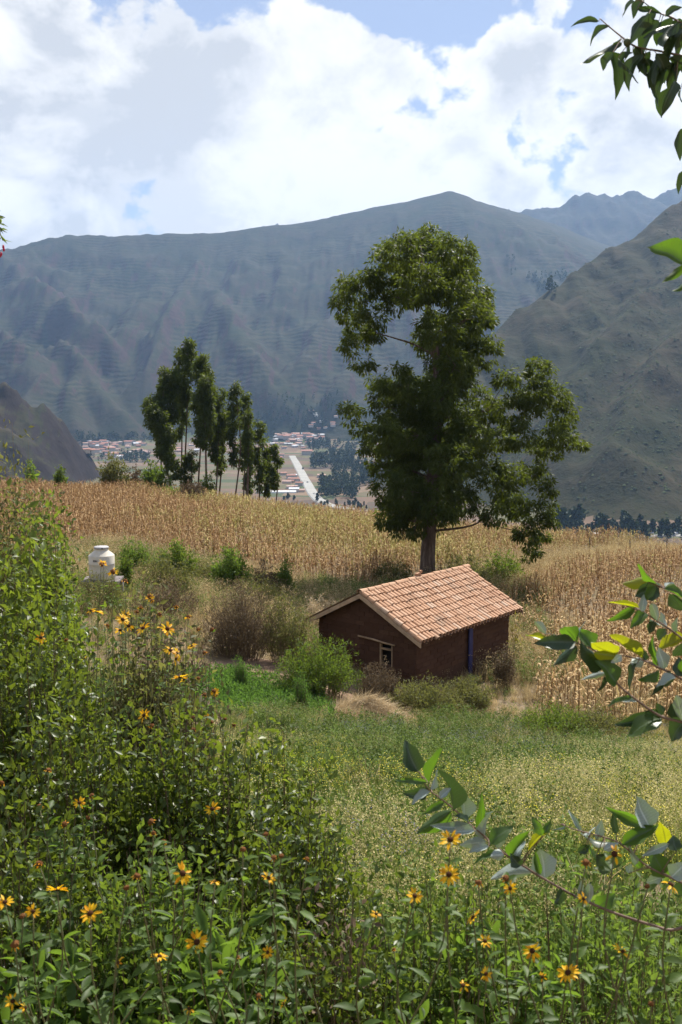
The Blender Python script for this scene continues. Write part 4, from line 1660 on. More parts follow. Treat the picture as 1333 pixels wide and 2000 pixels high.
def plant_mass(name, label, meshes, pts, rot, scl, pick):
    """A cloud of points, each carrying a copy of one of the given plants."""
    n = len(pts)
    me = bpy.data.meshes.new(name)
    me.vertices.add(n)
    me.vertices.foreach_set('co', np.asarray(pts, np.float32).ravel())
    for nm, ty, key, val in (('rot', 'FLOAT_VECTOR', 'vector', np.asarray(rot, np.float32)), ('scl', 'FLOAT', 'value', np.asarray(scl, np.float32)),
                             ('pick', 'INT', 'value', np.asarray(pick, np.int32))):
        me.attributes.new(nm, ty, 'POINT').data.foreach_set(key, val.ravel())
    o = link(name, me, kind='stuff', label=label)
    ng = bpy.data.node_groups.new(name, 'GeometryNodeTree')
    ng.interface.new_socket('Geometry', in_out='INPUT', socket_type='NodeSocketGeometry')
    ng.interface.new_socket('Geometry', in_out='OUTPUT', socket_type='NodeSocketGeometry')
    N, L = ng.nodes, ng.links
    gi, go = N.new('NodeGroupInput'), N.new('NodeGroupOutput')
    ip = N.new('GeometryNodeInstanceOnPoints')
    jn = N.new('GeometryNodeJoinGeometry')
    for k in reversed(range(len(meshes))):        # the last link made comes first
        src = bpy.data.objects.new(name + '_plant', meshes[k])
        oi = N.new('GeometryNodeObjectInfo')
        oi.inputs['Object'].default_value = src
        g2 = N.new('GeometryNodeGeometryToInstance')
        L.new(oi.outputs['Geometry'], g2.inputs[0])
        L.new(g2.outputs[0], jn.inputs[0])

    def named(nm, t):
        a = N.new('GeometryNodeInputNamedAttribute')
        a.data_type = t
        a.inputs['Name'].default_value = nm
        return a.outputs[0]
    L.new(gi.outputs[0], ip.inputs['Points'])
    L.new(jn.outputs[0], ip.inputs['Instance'])
    ip.inputs['Pick Instance'].default_value = True
    L.new(named('pick', 'INT'), ip.inputs['Instance Index'])
    L.new(named('rot', 'FLOAT_VECTOR'), ip.inputs['Rotation'])
    L.new(named('scl', 'FLOAT'), ip.inputs['Scale'])
    L.new(ip.outputs[0], go.inputs[0])
    md = o.modifiers.new('plants', 'NODES')
    md.node_group = ng
    print(name, n)
    return o


# dry and greenish plants, in two sets of twelve
corn_dry, corn_green = [], []
for q in range(12):
    tv, tf, tt = corn_far[q % len(corn_far)]
    tv = tv * np.array([1.15, 1.15, 1.0])
    corn_dry.append(new_mesh('maize', tv, tf, mat=M_corn, tint=np.clip(tt * 0.8 - .10 + .10 * rc.normal(), 0.02, 0.8)))
    corn_green.append(new_mesh('maize', tv, tf, mat=M_corn, tint=np.clip(0.76 + 0.24 * tt * (0.8 + .4 * rc.random()), 0.72, 1.0)))


def corn_mass(name, label, x, y, base_tint, green, r):
    n = len(x)
    h = height_field(x, y) * r.uniform(0.75, 1.12, n)
    gr = np.clip(0.5 + 1.3 * fbm(x * 0.06 + 3, y * 0.06, 3) + green(x, y), 0, 1)
    isg = r.random(n) < 0.75 * gr ** 1.5
    lean = r.normal(size=(n, 2)) * np.where(r.random((n, 1)) < .12, .5, .10)
    rot = np.column_stack([lean, r.uniform(0, 6.28, n)])
    plant_mass(name, label, corn_dry + corn_green, np.stack([x, y, near_z(x, y) - .03], 1), rot, h, r.integers(0, 12, n) + 12 * isg)


corn_mass('maize_field', 'wide field of dry tan maize running up to the crest', x1, y1, -0.10, lambda x, y: -.12 + np.clip((x + 10) / 22, -1.2, 0.30) + np.clip((y - 75) / 60, -.2, .2), rc)
corn_mass('maize_rows', 'dry tan maize filling the lower field right of the house', x2[rest], y2[rest], -0.12, lambda x, y: -0.55 + 0 * x, rc)

# ---------------------------------------------------------------- shrubs
M_stem = plain('twig', (0.16, 0.11, 0.07), 0.85, 0.2, 0.3, 8)
M_green = leaf_mat('leaf_green', (0.030, 0.052, 0.014), (0.12, 0.18, 0.035), 0.45, 0.6, 0.2, (0.28, 0.40, 0.03))
M_bright = leaf_mat('leaf_bright', (0.045, 0.085, 0.02), (0.15, 0.23, 0.05), 0.45, 0.6, 0.2, (0.30, 0.44, 0.04))
M_olive = leaf_mat('leaf_olive', (0.055, 0.060, 0.025), (0.18, 0.18, 0.07), 0.40, 0.6, 0.2, (0.32, 0.33, 0.06))
M_brownleaf = leaf_mat('leaf_brown', (0.085, 0.060, 0.035), (0.23, 0.165, 0.095), 0.30, 0.7, 0.2)
M_lemon = leaf_mat('lemon_bloom', (0.35, 0.32, 0.03), (0.62, 0.55, 0.06), 0.3, 0.6, 0.2)
M_straw = leaf_mat('straw', (0.42, 0.31, 0.17), (0.78, 0.63, 0.41), 0.25, 0.6, 0.3)
M_alfalfa = leaf_mat('alfalfa_leaf', (0.035, 0.075, 0.018), (0.13, 0.22, 0.050), 0.42, 0.6, 0.2, (0.22, 0.42, 0.05))


def shrub_arrays(h, w, ns, nl, leaf_len, leaf_w, r, base_r=0.25, up=0.6, t0=0.25, twig=0.05, tmpl=LEAF2, curl=0.25, hbias=1.0, stem_r=0.008, clump=0.07):
    """Stems fan out from the foot of a shrub; leaves sit along their upper parts. Returns leaves and stems as arrays."""
    a = r.uniform(0, 2 * np.pi, ns)
    q = np.sqrt(r.random(ns))
    L = 0.42 + 0.70 * r.random(ns)
    tip = np.stack([np.cos(a) * q * w * (0.75 + .35 * r.random(ns)), np.sin(a) * q * w * (0.75 + .35 * r.random(ns)),
                    h * L * np.sqrt(np.clip(1 - 0.72 * q ** 2, 0.05, 1)) ** hbias], 1)
    b = np.stack([np.cos(a), np.sin(a), 0 * a], 1) * (q * base_r * w)[:, None]
    c = (b + tip) / 2 + np.stack([np.cos(a) * w * -.10, np.sin(a) * w * -.10, h * 0.10 + 0 * a], 1) + r.normal(size=(ns, 3)) * 0.05 * w
    nn = 7                                  # leaves gather at a few nodes of every stem, with gaps between
    node = r.integers(0, nn, (ns, nl))
    jit = r.random((ns, nn))
    t = t0 + (1 - t0) * np.clip((node + np.take_along_axis(jit, node, 1) * .9 + r.normal(size=(ns, nl)) * .16) / nn, 0, 1) ** 0.75
    offs = r.normal(size=(ns, nn, 3)) * clump * w
    shift = offs[np.arange(ns)[:, None], node] * (t[..., None] > t0 + .12)
    tt = t[..., None]
    P = (1 - tt) ** 2 * b[:, None] + 2 * tt * (1 - tt) * c[:, None] + tt ** 2 * tip[:, None]
    D = 2 * (1 - tt) * (c - b)[:, None] + 2 * tt * (tip - c)[:, None]
    D /= np.linalg.norm(D, axis=2)[..., None] + 1e-9
    P = (P + shift + r.normal(size=P.shape) * twig).reshape(-1, 3)
    D = D.reshape(-1, 3)
    n = len(P)
    out = r.normal(size=(n, 3))
    ax = D * up + out * 0.8 + np.array([0, 0, 0.15])
    nm = np.array([0, 0, 1.0]) + r.normal(size=(n, 3)) * 0.7
    S = leaf_len * (0.55 + 0.75 * r.random(n))
    tint = np.clip(0.15 + 0.5 * r.random(n) + 0.25 * np.repeat(r.random(ns), nl), 0, 1)
    leaves = scatter(tmpl, P, frames(ax, nm), np.stack([S * leaf_w, S, S * curl * 4], 1), tint)
    # stems as thin three-sided tubes
    sv, sf = [], []
    k = 5
    u = np.linspace(0, 1, k)[:, None]
    for i in range(ns):
        pth = (1 - u) ** 2 * b[i] + 2 * u * (1 - u) * c[i] + u ** 2 * tip[i]
        vv_, ff_ = tube_arrays(pth, np.linspace(stem_r, stem_r * .3, k), 3, False)
        o = len(sv)
        sv += vv_
        for f4 in ff_:
            sf += [(o + f4[0], o + f4[1], o + f4[2]), (o + f4[0], o + f4[2], o + f4[3])]
    return leaves, (np.array(sv), np.array(sf)), tip


def shrub(name, label, loc, h, w, ns, nl, leaf_len, leaf_w, mat, seed, group=None, cat='shrub', stem_mat=None, squash=1.0, **kw):
    r = np.random.default_rng(seed)
    (v_, f_, t_), (sv, sf), tip = shrub_arrays(h, w, ns, nl, leaf_len, leaf_w, r, **kw)
    v_[:, 1] *= squash
    sv[:, 1] *= squash
    t = thing(name, label, cat, loc, 0, group)
    link('stems', new_mesh('stems', sv, sf, mat=stem_mat or M_stem), t)
    link('foliage', new_mesh('foliage', v_, f_, mat=mat, tint=t_), t)
    return t


def spot(px, py_base, Y):
    p = W(px, py_base, Y)
    return (p[0], Y, gz(p[0], Y) - 0.05)


# px centre, top y, distance, half width px, material, kind
def mid_shrub(label, cx, top, hw, Y, mat, seed, ns=130, nl=42, ll=0.10, lw=0.4, name='shrub', squash=0.8, **kw):
    p = W(cx, top, Y)
    g = gz(p[0], Y)
    h = max(0.4, p[2] - g)
    return shrub(name, label, (p[0], Y, g - 0.05), h * 1.06, hw / F_PX * Y, ns, nl, ll, lw, mat, seed, squash=squash, **kw)


mid_shrub('large dry brown bush of fine twigs left of the house', 470, 1152, 92, 33.5, M_brownleaf, 1, 260, 60, 0.09, 0.3, base_r=0.5, twig=.07)
mid_shrub('dry olive-brown bush joining the large brown bush and the house', 560, 1165, 60, 33.5, M_olive, 2, 150, 50, 0.09, 0.3, base_r=0.5)
mid_shrub('feathery light green shrub against the gable wall of the house', 622, 1250, 96, 30.4, M_green, 3, 250, 60, 0.11, 0.22, base_r=0.5, twig=.06)
mid_shrub('olive shrub at the foot of the gable wall under the window', 745, 1292, 46, 30.3, M_brownleaf, 4, 120, 40, 0.09, 0.28, base_r=.6)
mid_shrub('green leafy shrub at the near corner of the house', 832, 1330, 84, 29.4, M_olive, 5, 200, 50, 0.09, 0.3, base_r=.6)
mid_shrub('green weedy shrub before the long wall of the house', 915, 1326, 60, 30.6, M_olive, 6, 150, 44, 0.09, 0.3, base_r=.6)
mid_shrub('dark green low shrub in front of the maize rows', 1085, 1378, 90, 27.0, M_green, 7, 170, 48, 0.08, 0.3, base_r=.7)
mid_shrub('grey-green low shrub before the maize, behind the lowest eucalyptus leaves', 1180, 1385, 80, 26.6, M_olive, 8, 150, 48, 0.08, 0.3, base_r=.7)
mid_shrub('bright green rounded bush in the middle of the maize edge', 452, 1072, 44, 45, M_bright, 9, 190, 46, 0.14, 0.4, base_r=.5)
mid_shrub('dark green bush behind and right of the white tank', 345, 1066, 48, 47, M_green, 10, 190, 46, 0.14, 0.4, base_r=.5)
mid_shrub('small green bush at the foot of the maize, right of the bright rounded one', 553, 1090, 22, 46, M_bright, 11, 100, 36, 0.12, 0.4, base_r=.5)
mid_shrub('olive shrub spreading right of the white tank', 318, 1092, 62, 40.5, M_olive, 12, 210, 50, 0.11, 0.32, base_r=.6)
mid_shrub('light green shrub just behind the white tank', 262, 1050, 36, 44, M_bright, 13, 130, 40, 0.12, 0.36, base_r=.6)
mid_shrub('dark leafy bush touching the right side of the tank', 243, 1086, 18, 38.8, M_green, 14, 90, 34, 0.10, 0.4, base_r=.6)
mid_shrub('dry brown bush between two green bushes at the maize edge', 516, 1098, 26, 45.5, M_brownleaf, 15, 110, 36, 0.12, 0.3, base_r=.6)
mid_shrub('dark weeds at the foot of the tall tree', 905, 1088, 60, 54, M_olive, 16, 160, 36, 0.14, 0.3, base_r=.8)
mid_shrub('olive weeds left of the foot of the tall tree', 770, 1100, 50, 53.5, M_olive, 17, 140, 36, 0.14, 0.3, base_r=.8)
mid_shrub('low olive scrub before the foot of the tank', 195, 1118, 66, 35.4, M_olive, 41, 130, 40, 0.08, 0.3, base_r=.8)
mid_shrub('tan-green scrub between the tank and the large brown bush', 320, 1140, 80, 36.5, M_brownleaf, 42, 170, 40, 0.09, 0.3, base_r=.8)
mid_shrub('low green scrub between the bright rounded bush and the maize', 405, 1100, 50, 46.5, M_olive, 43, 130, 36, 0.12, 0.35, base_r=.8)
mid_shrub('low olive scrub above the large brown bush', 500, 1130, 70, 42, M_olive, 44, 150, 40, 0.10, 0.3, base_r=.8)
mid_shrub('low yellowish scrub just behind the left eave of the house', 620, 1165, 62, 40, M_straw, 45, 130, 40, 0.10, 0.28, base_r=.8)
mid_shrub('green scrub at the right foot of the tall tree under its lowest bough', 985, 1078, 50, 56.5, M_green, 46, 130, 36, 0.14, 0.34, base_r=.8)
mid_shrub('dry thistly plant at the right-hand corner of the house', 985, 1262, 26, 33.5, M_brownleaf, 47, 60, 36, 0.10, 0.34, base_r=.7)
mid_shrub('yellow-topped plant standing just right of the house wall', 1010, 1205, 12, 36.0, M_lemon, 48, 14, 9, 0.13, 0.25, base_r=.6, t0=.92)
# along the crest
mid_shrub('rounded bush on the crest at the left of the eucalyptus stand', 220, 884, 30, 103, M_olive, 20, 140, 36, 0.26, 0.42, base_r=.4)
mid_shrub('dark broad bush on the crest below the leaning eucalyptus', 300, 908, 40, 108, M_green, 21, 170, 40, 0.28, 0.42, base_r=.4)
mid_shrub('reddish-brown rounded bush at the foot of the eucalyptus stand', 374, 942, 30, 99, M_brownleaf, 22, 140, 36, 0.24, 0.42, base_r=.5)
mid_shrub('small green bush beside the reddish-brown bush at the field edge', 335, 952, 22, 100, M_bright, 23, 100, 30, 0.24, 0.42, base_r=.5)
mid_shrub('little green bush alone on the crest at the left', 60, 902, 16, 100, M_bright, 24, 70, 26, 0.24, 0.42, base_r=.5)
mid_shrub('second little bush on the left part of the crest', 116, 912, 15, 101, M_green, 25, 70, 26, 0.24, 0.42, base_r=.5)
mid_shrub('low dark bush on the crest between the two larger ones', 262, 915, 22, 104, M_brownleaf, 26, 80, 28, 0.26, 0.42, base_r=.5)
mid_shrub('low bush under the right-hand eucalyptus trunks', 405, 925, 20, 114, M_green, 27, 80, 28, 0.28, 0.42, base_r=.5)

# ---------------------------------------------------------------- water tank
TK = W(200, 1130, 37.0)
tank = thing('water_tank', 'white plastic water tank with conical top on a low stand at the left', 'water tank', (TK[0], 37.0, TK[2]))
R_t = 0.545
tank.scale = (.88, .88, .86)
M_tank = plain('white_plastic', (0.56, 0.52, 0.44), 0.45, 0.4, 0.06, 3)
M_lid = plain('grey_lid', (0.36, 0.35, 0.36), 0.6, 0.3, 0.1, 5)
MB().lathe([(R_t - .03, 0), (R_t, .03), (R_t, .30), (R_t + .008, .32), (R_t, .34), (R_t, .66), (R_t + .008, .68), (R_t, .70), (R_t, 1.03), (R_t - .02, 1.06), (.30, 1.25), (.285, 1.30), (.285, 1.34)], 40).build('body', M_tank, tank, smooth=True)
lid = MB().lathe([(.30, 1.335), (.315, 1.345), (.315, 1.40), (.295, 1.425), (.10, 1.45), (.02, 1.45)], 32).build('lid', M_lid, tank, smooth=True)
MB().box((0.11, -0.315, 1.375), (0.05, 0.03, 0.04)).build('latch', M_dark, lid)
lt = MB()                        # dark lettering band, too small to read
for k, wd in enumerate((.034, .03, .032, .026)):
    a = math.radians(-114 + k * 5.6)
    lt.box((math.cos(a) * (R_t + .003), math.sin(a) * (R_t + .003), 0.86), (wd, .006, .085), a + math.pi / 2)
lt.build('lettering', plain('dark_print', (0.05, 0.04, 0.06), 0.6, 0.2), tank)
stand_ = thing('tank_stand', 'low dark stone and board stand under the white water tank', 'stand', (TK[0], 37.0, TK[2]))
rk_ = np.random.default_rng(9)
M_stone = plain('dark_stone', (0.16, 0.14, 0.14), 0.9, 0.2, 0.3, 4, 0.4)
MB().box((0, 0, -0.045), (1.42, 1.2, 0.07), 0.05).build('board', M_stone, stand_)
for k in range(12):
    a = k * 6.283 / 12
    MB().box((math.cos(a) * .66, math.sin(a) * .54, -0.30), (.26, .22, .40), a, 0.03).build('stone', M_stone, stand_)

# ---------------------------------------------------------------- straw heap, soil, alfalfa
sp_ = spot(705, 1390, 28.6)
heap = thing('straw_heap', 'pale heap of cut straw on the ground in front of the house', 'straw heap', sp_)
r = np.random.default_rng(31)
hw_, hl_, hh_ = 0.90, 1.75, 0.46


def heap_z(x, y):
    d = np.sqrt((x / hl_) ** 2 + (y / hw_) ** 2)
    return hh_ * np.clip(1 - d ** 1.6, 0, 1) * (1 + .30 * np.sin(2.6 * x + 1) + .25 * np.sin(5.1 * y + 2 * x)) + .10 * fbm(x * 2.2 + 4, y * 2.2, 3)


gxh, gyh = np.meshgrid(np.linspace(-hl_, hl_, 28), np.linspace(-hw_, hw_, 18))
zz_ = heap_z(gxh, gyh) - 0.06 + 0.03 * fbm(gxh * 5, gyh * 5, 3)
link('core', new_mesh('core', np.stack([gxh.ravel(), gyh.ravel(), zz_.ravel()], 1), grid_tris(*gxh.shape), mat=plain('matted_straw', (0.34, 0.24, 0.13), 0.9, 0.1, 0.3, 8, .5), smooth=True), heap)
n = 11000
xx = r.uniform(-hl_, hl_, n) * 1.04
yy = r.uniform(-hw_, hw_, n) * 1.05
zz2 = heap_z(xx, yy) - 0.03
ax = np.stack([0.9 + 0 * xx, -0.35 + 0 * xx, -0.18 * xx], 1) + r.normal(size=(n, 3)) * 0.55 + np.array([0, 0, .12])
ln = r.uniform(.18, .62, n)
blade = (np.array([[-.5, 0, 0], [.5, 0, 0], [0.3, .55, .03], [-.3, .55, .03], [0, 1, 0]]), np.array([[0, 1, 2], [0, 2, 3], [3, 2, 4]]))
v_, f_, t_ = scatter(blade, np.stack([xx, yy, zz2], 1), frames(ax, r.normal(size=(n, 3)) * .5 + np.array([0, 0, 1.])), np.stack([0.012 + 0 * ln, ln, ln], 1), r.random(n))
so = link('straw', new_mesh('straw', v_, f_, mat=M_straw, tint=t_), heap)
so['kind'] = 'stuff'
heap.rotation_euler = (0, 0, math.radians(-18))
M_soil = plain('bare_soil', (0.20, 0.135, 0.095), 0.95, 0.1, 0.35, 5, 0.8)
# bare soil strip beside the heap
xs_, ys_ = [], []
px_poly = [(395, 1292), (470, 1284), (540, 1290), (640, 1312), (700, 1330), (705, 1372), (640, 1368), (580, 1335), (500, 1318), (400, 1310)]
wp = [ground_hit(*q)[:2] for q in px_poly]
cx_ = np.mean([q[0] for q in wp])
cy2 = np.mean([q[1] for q in wp])
vs = [(cx_, cy2, gz(cx_, cy2) + .06)]
ring = smooth_path([(q[0], q[1], 0) for q in wp] + [(wp[0][0], wp[0][1], 0)], 60)[:-1]
nr_ = 8
vs, fs = [], []
for k in range(nr_ + 1):
    t = k / nr_
    for q in ring:
        x = cx_ + (q[0] - cx_) * t
        y = cy2 + (q[1] - cy2) * t
        vs.append((x, y, gz(x, y) + 0.07 * (1 - t ** 4) + 0.03 * float(fbm(np.array([x * 4]), np.array([y * 4]), 3)[0]) * (1 - t) - (0.05 if k == nr_ else 0)))
m_ = len(ring)
for k in range(nr_):
    for i in range(m_):
        j = (i + 1) % m_
        fs.append((k * m_ + i, k * m_ + j, (k + 1) * m_ + j, (k + 1) * m_ + i))
link('soil_bed', new_mesh('soil_bed', vs, faces=fs, mat=M_soil, smooth=True), kind='structure', label='bare dug soil beside the green alfalfa patch')

# alfalfa: low feathery green
r = np.random.default_rng(33)
alf_poly = [tuple(ground_hit(x, y)[:2]) for x, y in ((250, 1355), (330, 1322), (420, 1318), (500, 1322), (575, 1342), (650, 1385), (655, 1408), (560, 1400), (450, 1402), (330, 1412), (260, 1405))]
Pa = np.array(alf_poly)
n = 6000
x = r.uniform(Pa[:, 0].min(), Pa[:, 0].max(), n)
y = r.uniform(Pa[:, 1].min(), Pa[:, 1].max(), n)
k = inside(alf_poly, x, y) & (fbm(x * .9, y * .9, 3) > -.32 + .5 * (r.random(n) < .12))
x, y = x[k], y[k]
tuftP, tuftA, tuftS, tuftT = [], [], [], []
zb = near_z(x, y)
hh2 = 0.32 + 0.18 * fbm(x * .8, y * .8, 3)
for k in range(16):
    t = r.random(len(x))
    tuftP.append(np.stack([x + r.normal(size=len(x)) * .05, y + r.normal(size=len(x)) * .05, zb + hh2 * (0.25 + .75 * t)], 1))
    tuftA.append(r.normal(size=(len(x), 3)) + np.array([0, 0, 1.0]))
    tuftS.append(0.065 + 0.06 * r.random(len(x)))
    tuftT.append(np.clip(.2 + .6 * r.random(len(x)), 0, 1))
P, A, S, T_ = map(np.concatenate, (tuftP, tuftA, tuftS, tuftT))
v_, f_, t_ = scatter(LEAF2, P, frames(A, r.normal(size=A.shape)), np.stack([S * .35, S, S], 1), T_)
link('alfalfa', new_mesh('alfalfa', v_, f_, mat=M_alfalfa, tint=t_), kind='stuff', label='low deep green alfalfa patch left of the straw heap')
for (x_, top, hw2, Yd, sd_, lab) in ((469, 1276, 15, 29.5, 61, 'single feathery green tuft standing up from the alfalfa by the bare soil'),
                                     (590, 1306, 17, 28.2, 62, 'feathery green tuft between the alfalfa and the straw heap')):
    mid_shrub(lab, x_, top, hw2, Yd, M_alfalfa, sd_, 60, 60, 0.07, 0.2, name='alfalfa_tuft', base_r=.8, t0=.05)

# ---------------------------------------------------------------- fence posts at the far edge of the lower field
M_post = plain('old_post', (0.10, 0.075, 0.055), 0.9, 0.1, 0.3, 6)
for (x_, top, Yd, lab) in ((1231, 1053, 80.0, 'dark wooden fence post on the crest of the lower maize field'), (1303, 1056, 79.0, 'fence post nearest the right edge on the crest of the maize'),
                           (1152, 1049, 82.0, 'thin fence post on the crest beside the grassy field path')):
    p = W(x_, top, Yd)
    g = gz(p[0], Yd)
    t = thing('fence_post', lab, 'post', (p[0], Yd, g), 0, 'fence posts on the crest')
    hgt = p[2] - g
    MB().tube([(0, 0, -.3), (.02, 0, hgt * .5), (.0, .02, hgt)], [.05, .045, .04], 8).build('post', M_post, t, smooth=True)
    MB().lathe([(.044, hgt * .78), (.05, hgt * .785), (.05, hgt * .80), (.044, hgt * .805)], 8).build('wire_loop', M_lid, t)
# ================================================================== MEADOW AND DRY GRASS (too many blades to count)
def grass_mat(name, stops, trans=0.48, rough=0.6):
    m = Mat(name, rough, 0.25)
    c = m.ramp(m.attr(), stops)
    h = m.n.new('ShaderNodeHueSaturation')
    h.inputs['Hue'].default_value = 0.5
    v = m.math('ADD', m.math('MULTIPLY', m.objrand(), 0.7), 0.65)
    m.l.new(v, h.inputs['Value'])
    m.l.new(c, h.inputs['Color'])
    m.color(h.outputs[0])
    m.translucent(trans)
    return m.m


M_meadow = grass_mat('meadow_blades', [(0.0, (0.068, 0.115, 0.020)), (0.35, (0.155, 0.21, 0.042)), (0.6, (0.29, 0.29, 0.08)), (0.8, (0.46, 0.40, 0.17)), (1.0, (0.60, 0.51, 0.27))])
M_dry = grass_mat('dry_blades', [(0.0, (0.17, 0.12, 0.05)), (0.4, (0.36, 0.27, 0.125)), (0.75, (0.54, 0.42, 0.22)), (1.0, (0.68, 0.56, 0.34))])
M_yellow = grass_mat('mustard_petal', [(0.0, (0.50, 0.44, 0.03)), (1.0, (0.80, 0.68, 0.06))], 0.3)
M_lilac = grass_mat('lilac_petal', [(0.0, (0.14, 0.12, 0.24)), (1.0, (0.26, 0.22, 0.36))], 0.3)

BLADE = (np.array([[-.5, 0, 0], [.5, 0, 0], [.35, .55, .05], [-.35, .55, .05], [0, 1, .22]]), np.array([[0, 1, 2], [0, 2, 3], [3, 2, 4]]))


def blades(n, rad, h0, h1, w, r, t0, t1, lean=0.35):
    a = r.uniform(0, 6.28, n)
    q = np.sqrt(r.random(n)) * rad
    p = np.stack([np.cos(a) * q, np.sin(a) * q, 0 * a - 0.02], 1)
    ax = np.stack([r.normal(size=n) * lean, r.normal(size=n) * lean, np.ones(n)], 1)
    h = r.uniform(h0, h1, n)
    nm = r.normal(size=(n, 3)) * np.array([1, 1, 0.1])
    return scatter(BLADE, p, frames(ax, nm), np.stack([np.full(n, w), h, h], 1), r.uniform(t0, t1, n)), p + ax / np.linalg.norm(ax, axis=1)[:, None] * h[:, None]


def tuft_mesh(kind, r):
    parts, mats = [], []
    if kind == 'grass':
        parts = [blades(34, 0.16, .22, .55, .010, r, 0.0, 0.55)[0]]
    elif kind == 'seed':
        st, tip = blades(16, 0.16, .45, .85, .005, r, 0.35, 0.85, .22)
        n = len(tip) * 9
        c = np.repeat(tip, 9, 0) + r.normal(size=(n, 3)) * np.array([.022, .022, .05]) - np.array([0, 0, .05])
        hd = scatter(LEAF2, c, frames(r.normal(size=(n, 3)) + [0, 0, .6], r.normal(size=(n, 3))), np.stack([np.full(n, .011), np.full(n, .026), np.full(n, .02)], 1), r.uniform(.6, 1, n))
        parts = [st, hd, blades(14, .14, .2, .4, .009, r, 0.05, .5)[0]]
    elif kind == 'forb':
        st, tip = blades(9, 0.12, .3, .6, .006, r, 0.1, 0.4, .25)
        n = 9 * 14
        t = np.repeat(r.random(126), 1)
        b = np.repeat(tip, 14, 0)
        base = b * np.array([0.25, 0.25, 0.0])
        c = base + (b - base) * (0.2 + .8 * t[:, None]) + r.normal(size=(n, 3)) * .02
        lv = scatter(LEAF4, c, frames(r.normal(size=(n, 3)) + [0, 0, .3], r.normal(size=(n, 3)) * .6 + [0, 0, 1]), np.stack([np.full(n, .022), np.full(n, .05), np.full(n, .04)], 1) * r.uniform(.6, 1.3, (n, 1)), r.uniform(0, .42, n))
        parts = [st, lv]
    elif kind in ('mustard', 'lilac'):
        st, tip = blades(10, 0.16, .4, .8, .005, r, 0.15, 0.45, .3)
        parts = [st]
    elif kind == 'dry':
        parts = [blades(36, .17, .25, .65, .010, r, .1, 1.0, .4)[0]]
    elif kind == 'dryweed':
        st, tip = blades(12, .15, .4, .9, .008, r, 0, .5, .3)
        n = len(tip) * 12
        c = np.repeat(tip, 12, 0) + r.normal(size=(n, 3)) * .06 - np.array([0, 0, .05])
        hd = scatter(LEAF2, c, frames(r.normal(size=(n, 3)), r.normal(size=(n, 3))), np.stack([np.full(n, .02), np.full(n, .04), np.full(n, .03)], 1), r.uniform(0, .9, n))
        parts = [st, hd]
    v_, f_, t_ = merge(parts)
    base_mat = M_dry if kind.startswith('dry') else M_meadow
    me = new_mesh(kind, v_, f_, mat=base_mat, tint=t_)
    if kind in ('mustard', 'lilac'):
        n = len(tip) * 8
        c = np.repeat(tip, 8, 0) + r.normal(size=(n, 3)) * np.array([.05, .05, .05]) - np.array([0, 0, .02])
        pv_, pf_, pt_ = scatter(LEAF2, c, frames(r.normal(size=(n, 3)) * [1, 1, .3], r.normal(size=(n, 3)) * .5 + [0, 0, 1]), np.full(n, .015 if kind == 'mustard' else .015), r.random(n))
        v2, f2, t2 = merge([(v_, f_, t_), (pv_, pf_, pt_)])
        me = new_mesh(kind, v2, f2, mat=base_mat, tint=t2)
        me.materials.append(M_yellow if kind == 'mustard' else M_lilac)
        mi = np.zeros(len(f2), dtype=np.int32)
        mi[len(f_):] = 1
        me.polygons.foreach_set('material_index', mi)
    return me


def field(name, label, kinds_, x, y, scl, seed):
    """One mass of plants: a cloud of points, each carrying one of three tufts."""
    r = np.random.default_rng(seed)
    n = len(x)
    rot = np.stack([r.normal(size=n) * .12, r.normal(size=n) * .12, r.uniform(0, 6.28, n)], 1)
    meshes = [tuft_mesh(kinds_, np.random.default_rng(seed * 10 + k)) for k in range(3)]
    return plant_mass(name, label, meshes, np.stack([x, y, near_z(x, y)], 1), rot, scl, r.integers(0, 3, n))


rm2 = np.random.default_rng(77)


def sample(y0, y1, dens, test=None, wide=22.5):
    tw = math.tan(math.radians(wide))
    area = 2 * tw * y1 * (y1 - y0)
    n = int(area * dens)
    x = rm2.uniform(-tw * y1, tw * y1, n)
    y = rm2.uniform(y0, y1, n)
    k = (np.abs(x) < tw * y + 1.2) & ~in_house(x, y, 0.1)
    x, y = x[k], y[k]
    if test is not None:
        k = test(x, y)
        x, y = x[k], y[k]
    return x, y


soil_world = [tuple(q) for q in wp]


def notin(x, y, grow=0):
    return ~inside(alf_poly, x, y) & ~inside(soil_world, x, y)


def patchy(s, t, off=0):
    return lambda x, y: notin(x, y) & (fbm(x * s + off, y * s + off * .7, 3) + rm2.normal(size=len(x)) * .12 > t)


meadow_lim = lambda x, y: (y < 28.5 + 0.06 * x) & notin(x, y) & (np.hypot((x - sp_[0]) / 1.5, y - sp_[1] + .6) > 1.2)
x, y = sample(4.5, 30, 22, meadow_lim)
field('meadow_grass', 'green and tan meadow grass on the slope below the viewer', 'grass', x, y, rm2.uniform(.6, 1.3, len(x)) * (1 - .4 * sstep((y - 15) / 12)) * (1 + .45 * fbm(x * .35 + 4, y * .35, 3)), 1)
x, y = sample(6, 30, 17, lambda x, y: meadow_lim(x, y) & (fbm(x * .3, y * .3, 3) + rm2.normal(size=len(x)) * .10 > .04))
field('seeding_grass', 'pale seed heads of grasses over the meadow', 'seed', x, y, rm2.uniform(.7, 1.15, len(x)) * (1 - .4 * sstep((y - 15) / 12)), 2)
x, y = sample(4, 30, 22, lambda x, y: meadow_lim(x, y) & (fbm(x * .3 + 9, y * .3, 3) + rm2.normal(size=len(x)) * .12 > .02))
field('meadow_herbs', 'low leafy green herbs in the meadow', 'forb', x, y, rm2.uniform(.7, 1.3, len(x)), 3)
